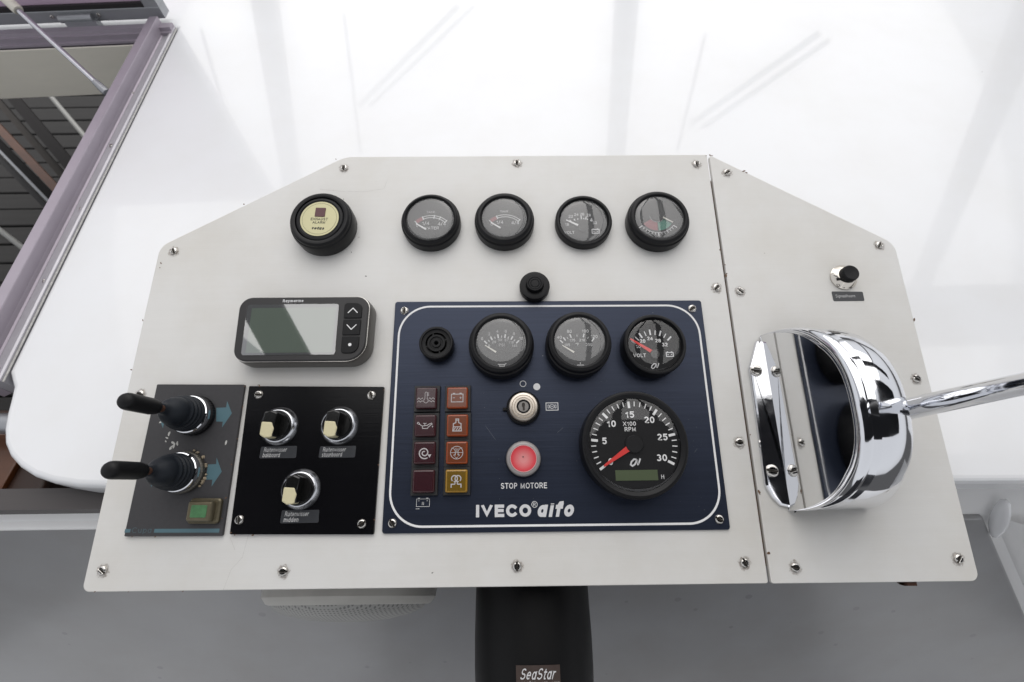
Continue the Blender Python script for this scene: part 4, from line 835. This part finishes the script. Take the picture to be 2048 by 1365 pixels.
# ------------------------------------------------------------------ chrome lever control
yc = 0.0530
x, y = 0.0, 0.0
g = thing('lever_control', 'chrome engine lever control with mirror side and upright lever', 'lever control', 0, 0, 0)
yc, XF, hw, ht = 0.0520, 0.2345, 0.0780, 0.087; LEAN = math.tan(R(13))     # mirror side leans back from the base
def dprof(ins):
    pts = []
    for i in range(57):
        t = math.pi * i / 56; c, s = math.cos(t), math.sin(t)
        k_ = min(1.0, 1.35 * abs(s)); i_ = ins * k_          # the rim fades out towards the flange
        pts.append((yc + (hw - i_) * math.copysign(abs(c) ** 0.80, c), (ht - i_) * abs(s) ** 0.80, k_))
    return pts
def xloft(layers, cap0=True, cap1=True):
    mb = MB(); n = len(layers[0][1]); V, F = [], []
    for xx, pr in layers:
        k = LEAN * max(0.0, 1 - max(0, xx - 0.012) / 0.055)
        V += [(XF + (xx * q[2] if xx < 0 else xx) + q[1] * k, q[0], q[1] + 0.002) for q in pr]
    for k in range(len(layers) - 1):
        for i in range(n):
            j = (i + 1) % n; F.append([k * n + i, k * n + j, (k + 1) * n + j, (k + 1) * n + i])
    if cap0: F.append(list(range(n)))
    if cap1: F.append([(len(layers) - 1) * n + i for i in range(n)])
    return mb.add(V, F)
xloft([(0.0008, dprof(0.0105)), (-0.0002, dprof(0.0100)), (-0.0007, dprof(0.0090)), (-0.0004, dprof(0.0080)), (-0.0008, dprof(0.0073)), (-0.0018, dprof(0.0060)), (-0.0022, dprof(0.0044)), (-0.0016, dprof(0.0026)), (-0.0002, dprof(0.0010)), (0.0022, dprof(0)), (0.0046, dprof(0.0004)), (0.0054, dprof(0.0030))], cap0=False, cap1=False).build('rim', M_chrome, g, sharp=60)
xloft([(0.0005, dprof(0.0103)), (0.004, dprof(0.0103))], cap1=False).build('mirror_plate', M_mirror, g)
xloft([(0.0040, dprof(0.0036)), (0.0048, dprof(0.0020)), (0.0115, dprof(0.0012)), (0.0122, dprof(0.0030)), (0.024, dprof(0.0028)), (0.038, dprof(0.0040)), (0.046, dprof(0.0064)), (0.054, dprof(0.0088)), (0.060, dprof(0.012)), (0.066, dprof(0.017)), (0.069, dprof(0.024))], cap0=False).build('housing', M_chrome, g, sharp=30)
mb = MB(); a = (XF + 0.0135 + ht * LEAN, yc - 0.001, ht - 0.0010); b = (XF + 0.056, yc - 0.001, ht - 0.0072); tube(mb, [a, b], [0.0024, 0.0018], 14); mb.build('seam_rib', M_chrome, g)
# flat base flange screwed beside the mirror side
yt, yb = yc + 0.0785, yc - 0.0795
fpx = [(1546, 682), (1513, 682), (1499, 735), (1531, 972), (1545, 996), (1561, 1012), (1598, 1021)]
fpl = [P(*q, 0.003) for q in fpx]; fpl = fpl[1:] + [(XF + 0.006, fpl[-1][1]), (XF + 0.006, fpl[0][1])]
fpl = ccw(fpl)
mb = MB(); L_ = [(fpl, 0.0001), (fpl, 0.0016), (inset(fpl, 0.0008), 0.0030), (inset(fpl, 0.0022), 0.0038)]; loft(mb, L_); mb.build('base_flange', M_chrome, g, smooth=False)
mb = MB(); plate(mb, rounded([(0.236, yb + 0.004), (0.300, yb + 0.004), (0.3065, yb + 0.010), (0.3065, yt - 0.010), (0.300, yt - 0.004), (0.236, yt - 0.004)], 0.004, 4), 0.0001, 0.004, 0.001); mb.build('foot_plate', M_chrome, g)
def flange_screw(q, z, ny, a):
    xx, yy = P(*q, z); Mx = Matrix.Translation((xx, yy, z)) @ Matrix.Rotation(ny, 4, 'Y'); screw(g, 0, 0, 0, a, SCR_B, Mx)
flange_screw((1512, 742), 0.0040, 0, 80); flange_screw((1544, 942), 0.0040, 0, 80)
zA, zB = 0.060, 0.140
pa = Vector((*P(1836, 814, zA), zA)); pb_ = Vector((*P(2050, 767, zB), zB)); dl_ = (pb_ - pa)
p0 = pa - dl_ * 0.45; p1 = pa + dl_ * 1.9
mb = MB(); tube(mb, [p0, pa - dl_ * 0.1, pb_, p1], [0.0086, 0.0084, 0.0070, 0.0064], 32); mb.build('lever', M_chrome, g, sharp=60)
mb = MB(); lathe(mb, [(0.0, -0.012), (0.010, -0.012), (0.013, -0.006), (0.014, 0.003), (0.011, 0.012), (0, 0.015)], 32); mb.v = [(v[0] + p1.x, v[1] + p1.y, v[2] + p1.z) for v in mb.v]; mb.build('grip_knob', M_rubber, g)
mb = MB(); tube(mb, [(XF + 0.058, p0.y, p0.z + 0.010), (p0.x + 0.006, p0.y, p0.z + 0.010)], [0.016, 0.014], 32); mb.build('hub', M_chrome, g)

# ------------------------------------------------------------------ helm pump, speaker under the dash
ax = W(1066, 1270, -0.125).x
g = thing('helm_pump', 'black cylindrical helm pump with foil label below the dash', 'helm pump', M=Matrix.Translation((ax, 0, -0.125)))
RP = 0.0570
prof = [(0.0, -0.02), (RP * 0.99, -0.02), (RP * 0.992, 0.05), (RP * 0.997, 0.09), (RP * 1.0, 0.12), (RP * 0.99, 0.145), (RP * 0.965, 0.17), (RP * 0.92, 0.195), (RP * 0.84, 0.212), (RP * 0.6, 0.222), (0, 0.224)]
mb = MB(); lathe(mb, prof, 96); mb.v = [(v[0], -v[2], v[1]) for v in mb.v]; mb.build('body', M_pump, g, sharp=40)
def pump_bend(q):       # q: x across, y along (towards the bow), z proud
    r = RP * 0.985 + 0.0012 + q[2]; a = q[0] / RP; return (r * math.sin(a), q[1], r * math.cos(a))
pA = W(1069, 1331, -0.125 + RP); pB = W(1069, 1392, -0.125 + RP)
yl0, yl1 = pA.y, pB.y; lw = 0.0385; lcx = 0.002
mb = MB(); nx = 12
V = [pump_bend((lcx - lw / 2 + lw * i / nx, yy, 0)) for yy in (yl0, yl1) for i in range(nx + 1)]
mb.add(V, [[i, i + 1, nx + 2 + i, nx + 1 + i] for i in range(nx)]); lb = mb.build('foil_label', M_plabel, g, sharp=60)
mb = MB()
text(mb, 'SeaStar', lcx, yl0 - 0.0062, 0.031, 0.0080, 0.0003, bold=0.004, shear=0.45, bend=pump_bend)
text(mb, 'HELM', lcx - 0.0115, yl0 - 0.0132, 0.0064, 0.0026, 0.0003, bend=pump_bend); text(mb, '6.9Mpa (1000psi) MAX.', lcx + 0.0062, yl0 - 0.0132, 0.0245, 0.0028, 0.0003, bend=pump_bend)
text(mb, 'HH5271', lcx - 0.0118, yl0 - 0.0172, 0.0080, 0.0026, 0.0003, bend=pump_bend); text(mb, 'TELEFLEX CANADA', lcx + 0.0044, yl0 - 0.0172, 0.0195, 0.0026, 0.0003, bend=pump_bend)
stroke(mb, [(lcx - 0.0072, yl0 - 0.0112), (lcx - 0.0072, yl0 - 0.0192)], 0.00035, 0.0003); n0 = len(mb.v) - 4
mb.v[n0:] = [pump_bend(q) for q in mb.v[n0:]]
mb.build('lettering', M_wlight, lb, smooth=False)

RS = 0.083; ys = COW.y
c0 = WY(700, 1190, ys + 0.004)
sx_, sz_ = W(704, 1197, -0.15).x, -0.150
g = thing('speaker', 'off white round speaker with perforated grille under the dash', 'speaker', M=Matrix.Translation((sx_, ys, sz_)) @ Matrix.Rotation(R(90), 4, 'X'))
mb = MB(); lathe(mb, [(RS * 1.06, -0.07), (RS * 1.08, -0.03), (RS * 1.06, -0.006), (RS * 1.0, 0.0), (RS * 0.965, 0.001), (RS * 0.955, -0.002)], 96); mb.build('housing', M_spk, g)
m, N, L, b = new_mat('perforated_grille')
b.inputs['Roughness'].default_value = 0.5
tc = N.new('ShaderNodeTexCoord'); sp = N.new('ShaderNodeSeparateXYZ'); L.new(tc.outputs['Object'], sp.inputs[0]); parts_ = []
for ax_ in ('X', 'Y'):
    mm = N.new('ShaderNodeMath'); mm.operation = 'MULTIPLY'; mm.inputs[1].default_value = 1 / 0.0036; L.new(sp.outputs[ax_], mm.inputs[0])
    fr = N.new('ShaderNodeMath'); fr.operation = 'FRACT'; L.new(mm.outputs[0], fr.inputs[0]); sb = N.new('ShaderNodeMath'); sb.operation = 'SUBTRACT'; sb.inputs[1].default_value = 0.5; L.new(fr.outputs[0], sb.inputs[0])
    pw = N.new('ShaderNodeMath'); pw.operation = 'POWER'; pw.inputs[1].default_value = 2; L.new(sb.outputs[0], pw.inputs[0]); parts_.append(pw)
ad = N.new('ShaderNodeMath'); L.new(parts_[0].outputs[0], ad.inputs[0]); L.new(parts_[1].outputs[0], ad.inputs[1])
lt = N.new('ShaderNodeMath'); lt.operation = 'LESS_THAN'; lt.inputs[1].default_value = 0.085; L.new(ad.outputs[0], lt.inputs[0])
mx = N.new('ShaderNodeMix'); mx.data_type = 'RGBA'; mx.inputs['A'].default_value = (0.34, 0.34, 0.325, 1); mx.inputs['B'].default_value = (0.17, 0.17, 0.17, 1); L.new(lt.outputs[0], mx.inputs['Factor']); L.new(mx.outputs['Result'], b.inputs['Base Color'])
mb = MB(); lathe(mb, [(RS * 0.955, -0.001), (RS * 0.9, 0.0045), (RS * 0.75, 0.0100), (RS * 0.5, 0.0145), (RS * 0.25, 0.0165), (0, 0.0172)], 96); mb.build('grille', m, g, sharp=60)

# rounded coaming in the right corner
g = thing('moulded_recess', 'white moulded recess corner at the right under the deck edge', 'recess', M=Matrix.Identity(4))
p0 = wall_pt(1950, 1000, 0.02)
mb = MB(); q = [wall_pt(*a, 0.0) for a in ((1985, 1030), (2180, 1480))]
mb.add([(q[0].x, q[0].y, q[0].z), (q[1].x, q[1].y, q[1].z), (q[1].x + 0.30, q[1].y - 0.25, q[1].z + 0.1), (q[0].x + 0.30, q[0].y - 0.16, q[0].z + 0.1)], [[0, 1, 2, 3]]); mb.build('side_face', M_wallw, g)
mb = MB(); pc = wall_pt(1999, 1038, 0.010)  # white spindle standing in for the bright highlight in the recess corner
lathe(mb, [(0.0, -0.040), (0.006, -0.034), (0.010, -0.018), (0.0115, 0.0), (0.010, 0.018), (0.006, 0.034), (0.0, 0.040)], 24); mb.v = [(v[0] * 0.75, v[1] * 0.75, v[2] * 0.8) for v in mb.v]; Mz = Matrix.Translation(pc) @ (wt + Vector((0.25, 0, 0))).normalized().to_track_quat('Z', 'X').to_matrix().to_4x4() @ Matrix.Diagonal((1, 0.6, 1, 1))
mb.v = [tuple(Mz @ Vector(v)) for v in mb.v]; mb.build('highlight_spindle', M_roof, g, sharp=80)

# ------------------------------------------------------------------ hatch: frame, lid, strut, view below
ex = (Vector(cR) - Vector(cB)); hx = Vector((ex.x, ex.y, 0)).normalized()     # along the right rail, away from us
sx = Vector((-hx.y, hx.x, 0))                                                # inward (to the left)
dh = thing('deck_hatch', 'open deck hatch with lavender grey aluminium frame and lid at the top left', 'hatch', M=Matrix.Identity(4))
pR0 = Vector((*cB, ZR)) - hx * 0.012; pR1 = Vector((*cR, ZR))
def rail_prof(mb, a, b, inward, prof):
    n = len(prof); V = [p + inward * q[0] + Vector((0, 0, q[1])) for p in (a, b) for q in prof]
    mb.add(V, [[i, (i + 1) % n, n + (i + 1) % n, n + i] for i in range(n)] + [list(range(n)), [n + i for i in range(n)]])
mb = MB(); rail_prof(mb, pR0, pR1, sx, [(0.0165, -0.03), (0.0150, 0.0016), (0.0168, 0.0032), (0.0180, 0.008), (0.0190, 0.0205), (0.0196, 0.0215), (0.0335, 0.0215), (0.0345, 0.0205), (0.0345, -0.04)]); hf = mb.build('frame', M_alum, dh, sharp=30)
mb = MB(); rail_prof(mb, pR0, pR1, sx, [(-0.001, -0.03), (-0.001, 0.004), (0.0012, 0.005), (0.0045, 0.0045), (0.005, 0.0012), (0.0152, 0.0012), (0.0152, -0.03)]); mb.build('flange', M_alu3, hf, sharp=30)
mb = MB(); tube(mb, [pR0 - sx * 0.0015 + Vector((0, 0, 0.0005)), pR1 - sx * 0.0015 + Vector((0, 0, 0.0005))], 0.0011, 10); mb.build('sealant_bead', pbr('white_sealant', (0.5, 0.49, 0.47), 0.6, var=0.5, vscale=300), hf)
# far rail and lid share a frame of their own: x along the rail to the right, y away, z up
fr1 = Vector((*cR, ZR)); _l = W(0, 73, ZR); HX = (fr1 - _l).normalized(); HY = Vector((-HX.y, HX.x, 0))
MH = Matrix(((HX.x, HY.x, 0, fr1.x), (HX.y, HY.y, 0, fr1.y), (0, 0, 1, ZR), (0, 0, 0, 1))); MHI = MH.inverted()
def LH(px, py, yy):
    o = MHI @ COW; d = MHI.to_3x3() @ (PM.to_3x3() @ ray(px, py)); return o + d * ((yy - o.y) / d.y)
mb = MB(); rail_prof(mb, Vector((0, 0, 0)), Vector((-0.75, 0, 0)), Vector((0, -1, 0)), [(0.0, -0.03), (0.0, 0.010), (0.002, 0.0115), (0.016, 0.0115), (0.017, 0.006), (0.022, 0.006), (0.0225, -0.002), (0.028, -0.002), (0.0285, -0.006), (0.0325, -0.006), (0.0325, -0.03)]); mb.v = [tuple(MH @ Vector(v)) for v in mb.v]; mb.build('far_rail', M_alum, hf, sharp=30)
for t in ((264, 187), (223, 292), (164, 418), (91, 563), (8, 736)):
    v = W(t[0], t[1], ZR + 0.0015); screw(hf, v.x, v.y, v.z, None, SCR_S, slot=False)
# lid standing open
YL = 0.024
c1 = LH(331, 37, YL - 0.012)
def hb(mb): mb.v = [tuple(MH @ (Vector(v) + Vector((c1.x, YL, c1.z)))) for v in mb.v]; return mb
mb = MB(); plate(mb, rect(-0.375, 0, 0.75, 0.024), 0.0, 0.019, 0.0015); hl = hb(mb).build('lid', M_alu2, dh, sharp=30)
mb = MB(); plate(mb, rect(-0.0115, 0, 0.024, 0.025), 0.0191, 0.42, 0.0015); hb(mb).build('side_bar', M_alu2, hl, sharp=30)
mb = MB(); box(mb, -0.75, -0.024, -0.0125, -0.006, 0.0195, 0.0265); hb(mb).build('gasket', M_gasket, hl)
mb = MB(); box(mb, -0.75, -0.024, -0.004, 0.004, 0.0195, 0.42); hb(mb).build('pane', M_tint, hl)
mb = MB(); box(mb, -0.75, -0.024, -0.0046, -0.0041, 0.062, 0.0632); hb(mb).build('pane_seam', M_gasket, hl)
hA, hB_ = LH(128, 45, YL - 0.013), LH(205, 45, YL - 0.013)
mb = MB(); box(mb, hA.x - c1.x + 0.010, hB_.x - c1.x - 0.002, -0.026, -0.0125, -0.022, 0.006); hb(mb).build('hinge_leaf', M_alu2, hl)
mb = MB(); tube(mb, [(hA.x - c1.x, -0.016, 0.008), (hB_.x - c1.x - 0.008, -0.016, 0.008)], 0.0066, 18); hb(mb).build('hinge_barrel', M_alu2, hl)
for q in (110, 205):
    v = LH(q, 41, YL - 0.0124); Mx = MH @ Matrix.Translation((v.x, YL - 0.0124, c1.z + 0.010)) @ Matrix.Rotation(R(90), 4, 'X'); screw(hl, 0, 0, 0, None, SCR_S, Mx, slot=False)
# gas strut
sA = W(214, 186, ZR - 0.004); sB = WY(14, 0, fr1.y - 0.05)
gs = thing('gas_strut', 'steel gas strut with cream sleeve holding the hatch lid open', 'gas strut', M=Matrix.Identity(4))
dv = (sB - sA)
mb = MB(); tube(mb, [sA + dv * 0.10, sA + dv * 1.05], 0.0042, 20); mb.build('rod', M_strut, gs)
mb = MB(); tube(mb, [sA + dv * 0.885, sA + dv * 0.90, sA + dv * 1.5], [0.0068, 0.0080, 0.0080], 24); mb.build('sleeve', M_board, gs)
mb = MB(); tube(mb, [sA, sA + dv * 0.03, sA + dv * 0.12], [0.0060, 0.0066, 0.0052], 14); mb.build('end_fitting', M_alu2, gs)
mb = MB(); bar(mb, sA + Vector((-0.004, 0, -0.006)), sA + Vector((0.020, 0.0, -0.006)), 0.016, 0.006); mb.build('bracket', M_alu2, gs)
# cream coaming board under the far rail
vb = LH(120, 194, -0.034)
mb = MB(); plate(mb, [(-0.80, vb.z), (-0.012, vb.z), (-0.012, -0.006), (-0.80, -0.006)], 0.0, 0.016, 0.002); mb.v = [tuple(MH @ Vector((v[0], -0.018 - v[2], v[1]))) for v in mb.v]
o = mb.build('coaming_board', M_board); tag(o, 'cream coaming board hanging under the far rail of the hatch', 'board')
# planks far below
ZP = -0.95
fl_ = bpy.data.objects.new('lower_floor', None); col.objects.link(fl_); struct(fl_)
mb = MB(); a = W(-300, 1000, ZP - 0.03); mb.add([(-3.2, -0.6, ZP - 0.03), (0.3, -0.6, ZP - 0.03), (0.3, 2.6, ZP - 0.03), (-3.2, 2.6, ZP - 0.03)], [[0, 1, 2, 3]]); mb.build('underlay', M_gasket, fl_)
yy = -0.5; k = 0
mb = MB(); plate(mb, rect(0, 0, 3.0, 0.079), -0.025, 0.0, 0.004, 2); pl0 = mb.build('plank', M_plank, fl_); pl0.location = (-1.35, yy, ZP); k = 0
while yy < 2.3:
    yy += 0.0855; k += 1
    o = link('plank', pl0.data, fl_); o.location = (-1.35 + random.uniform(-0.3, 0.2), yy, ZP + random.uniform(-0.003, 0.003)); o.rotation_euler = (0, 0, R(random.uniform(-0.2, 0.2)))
def beam(name, q0, q1, z, w, h, mat, label, cat, rnd=False):
    a, b = W(*q0, z), W(*q1, z); d = (b - a); a = a - d * 1.2; b = b + d * 1.2
    mb = MB()
    if rnd: tube(mb, [a, b], w / 2, 16)
    else: bar(mb, a, b, w, h)
    return tag(mb.build(name, mat), label, cat)
beam('pipe', (103, 195), (175, 280), -0.70, 0.016, 0.016, M_pipe, 'thin white pipe crossing the planks under the cream coaming board', 'pipe', True)
beam('pipe', (0, 461), (35, 488), -0.70, 0.016, 0.016, M_pipe, 'thin white pipe crossing the planks near the left picture edge', 'pipe', True)
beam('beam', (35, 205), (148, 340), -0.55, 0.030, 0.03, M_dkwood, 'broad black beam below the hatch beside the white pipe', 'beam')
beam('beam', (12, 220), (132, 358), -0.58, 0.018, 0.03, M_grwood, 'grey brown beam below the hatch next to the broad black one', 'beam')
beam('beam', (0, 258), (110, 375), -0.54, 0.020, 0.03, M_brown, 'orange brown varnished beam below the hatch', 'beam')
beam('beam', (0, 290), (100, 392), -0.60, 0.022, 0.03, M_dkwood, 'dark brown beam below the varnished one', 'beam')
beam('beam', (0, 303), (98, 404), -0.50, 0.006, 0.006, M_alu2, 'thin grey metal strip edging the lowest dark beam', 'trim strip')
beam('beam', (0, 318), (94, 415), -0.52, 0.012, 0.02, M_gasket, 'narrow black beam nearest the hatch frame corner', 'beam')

# ------------------------------------------------------------------ windscreen posts, and dark shapes added for the gloss to mirror (out of frame)

def mirror_pt(px, py, yplane):          # where the deck gloss looks to from this sight line
    d = PM.to_3x3() @ ray(px, py); h = W(px, py, ZR); d = Vector((d.x, d.y, -d.z)); t = (yplane - h.y) / d.y
    return h + d * t
YW = 1.55
ws = thing('windscreen', 'dark framed windscreen standing beyond the deck with three wipers', 'windscreen', M=Matrix.Identity(4))
for pa_, pb2, w in (((530, 0), (575, 300), 46), ((1253, 0), (1232, 300), 44), ((2035, 90), (1910, 400), 48), ((-240, 0), (-60, 300), 46)):
    a, b = mirror_pt(*pa_, YW), mirror_pt(*pb2, YW); d = b - a; ww = abs(mirror_pt(pa_[0] + w, pa_[1], YW).x - a.x)
    mb = MB(); bar(mb, a - d * 0.6, b + d * 1.2, ww, 0.05, (0, 1, 0)); mb.build('post', M_frame, ws)
for pts, w in ((((688, 30), (722, 309)), 6), (((718, 212), (916, 13)), 7), (((740, 212), (948, 13)), 5), (((1410, 70), (1355, 300)), 6), (((1378, 250), (1640, 66)), 9), (((1404, 256), (1660, 80)), 7), (((403, 60), (455, 240)), 5), (((325, 165), (470, 245)), 6)):
    a, b = mirror_pt(*pts[0], YW - 0.05), mirror_pt(*pts[1], YW - 0.05); ww = abs(mirror_pt(pts[0][0] + w, pts[0][1], YW).x - mirror_pt(*pts[0], YW).x)
    mb = MB(); bar(mb, a, b, ww, 0.012, (0, 1, 0)); mb.build('wiper_arm', M_frame, ws)
zt_ = mirror_pt(1800, 60, YW).z
cn = thing('added_cover', 'added dark sheet with bars overhead behind the camera for dark reflections', 'added_cover', M=Matrix.Translation((0, -0.02, 1.35)))  # unseen sheet added to block sky and darken the reflections
mb = MB(); plate(mb, [(-1.15, -0.75), (3.2, -0.75), (3.2, 0.42), (1.30, 0.42), (1.25, 0.0), (-1.15, 0.0)], 0.0, 0.02, 0.004); mb.build('dark_sheet', M_dark, cn)
for a_, b_, w_ in (((-0.70, 0.0), (-1.25, 1.0), 0.135), ((0.33, 0.0), (0.36, 1.6), 0.055), ((0.56, 0.0), (0.60, 1.6), 0.05)):  # bars added for the dark bands mirrored in gauges and display
    mb = MB(); bar(mb, (a_[0], a_[1], 0.01), (b_[0], b_[1], -0.02), w_, 0.03); mb.build('mirrored_bar', M_dark, cn)
for y_, w_ in ((1.05, 0.3),):  # bar added for a dark band across the chrome
    mb = MB(); bar(mb, (0.95, y_, 0.0), (3.4, y_, -0.04), w_, 0.03); mb.build('mirrored_crossbar', M_dark, cn)
hs_ = thing('added_block', 'added dark block behind the camera for dark bands in the chrome', 'added_block', M=Matrix.Translation((0.25, -1.15, -0.82)))  # unseen block added so the chrome mirrors something dark
mb = MB(); plate(mb, rounded(rect(0, 0, 1.3, 0.5), 0.06), 0.0, 0.50, 0.03); mb.build('low_slab', M_dark, hs_)
mb = MB(); plate(mb, rounded(rect(0, -0.26, 1.3, 0.12), 0.04), 0.51, 1.15, 0.04); mb.build('tall_slab', M_dark, hs_)
mb = MB(); mb.add([(-1.6, -2.6, -0.82), (1.6, -2.6, -0.82), (1.6, -0.35, -0.82), (-1.6, -0.35, -0.82)], [[0, 1, 2, 3]]); o = mb.build('cockpit_floor', M_wallw); struct(o)
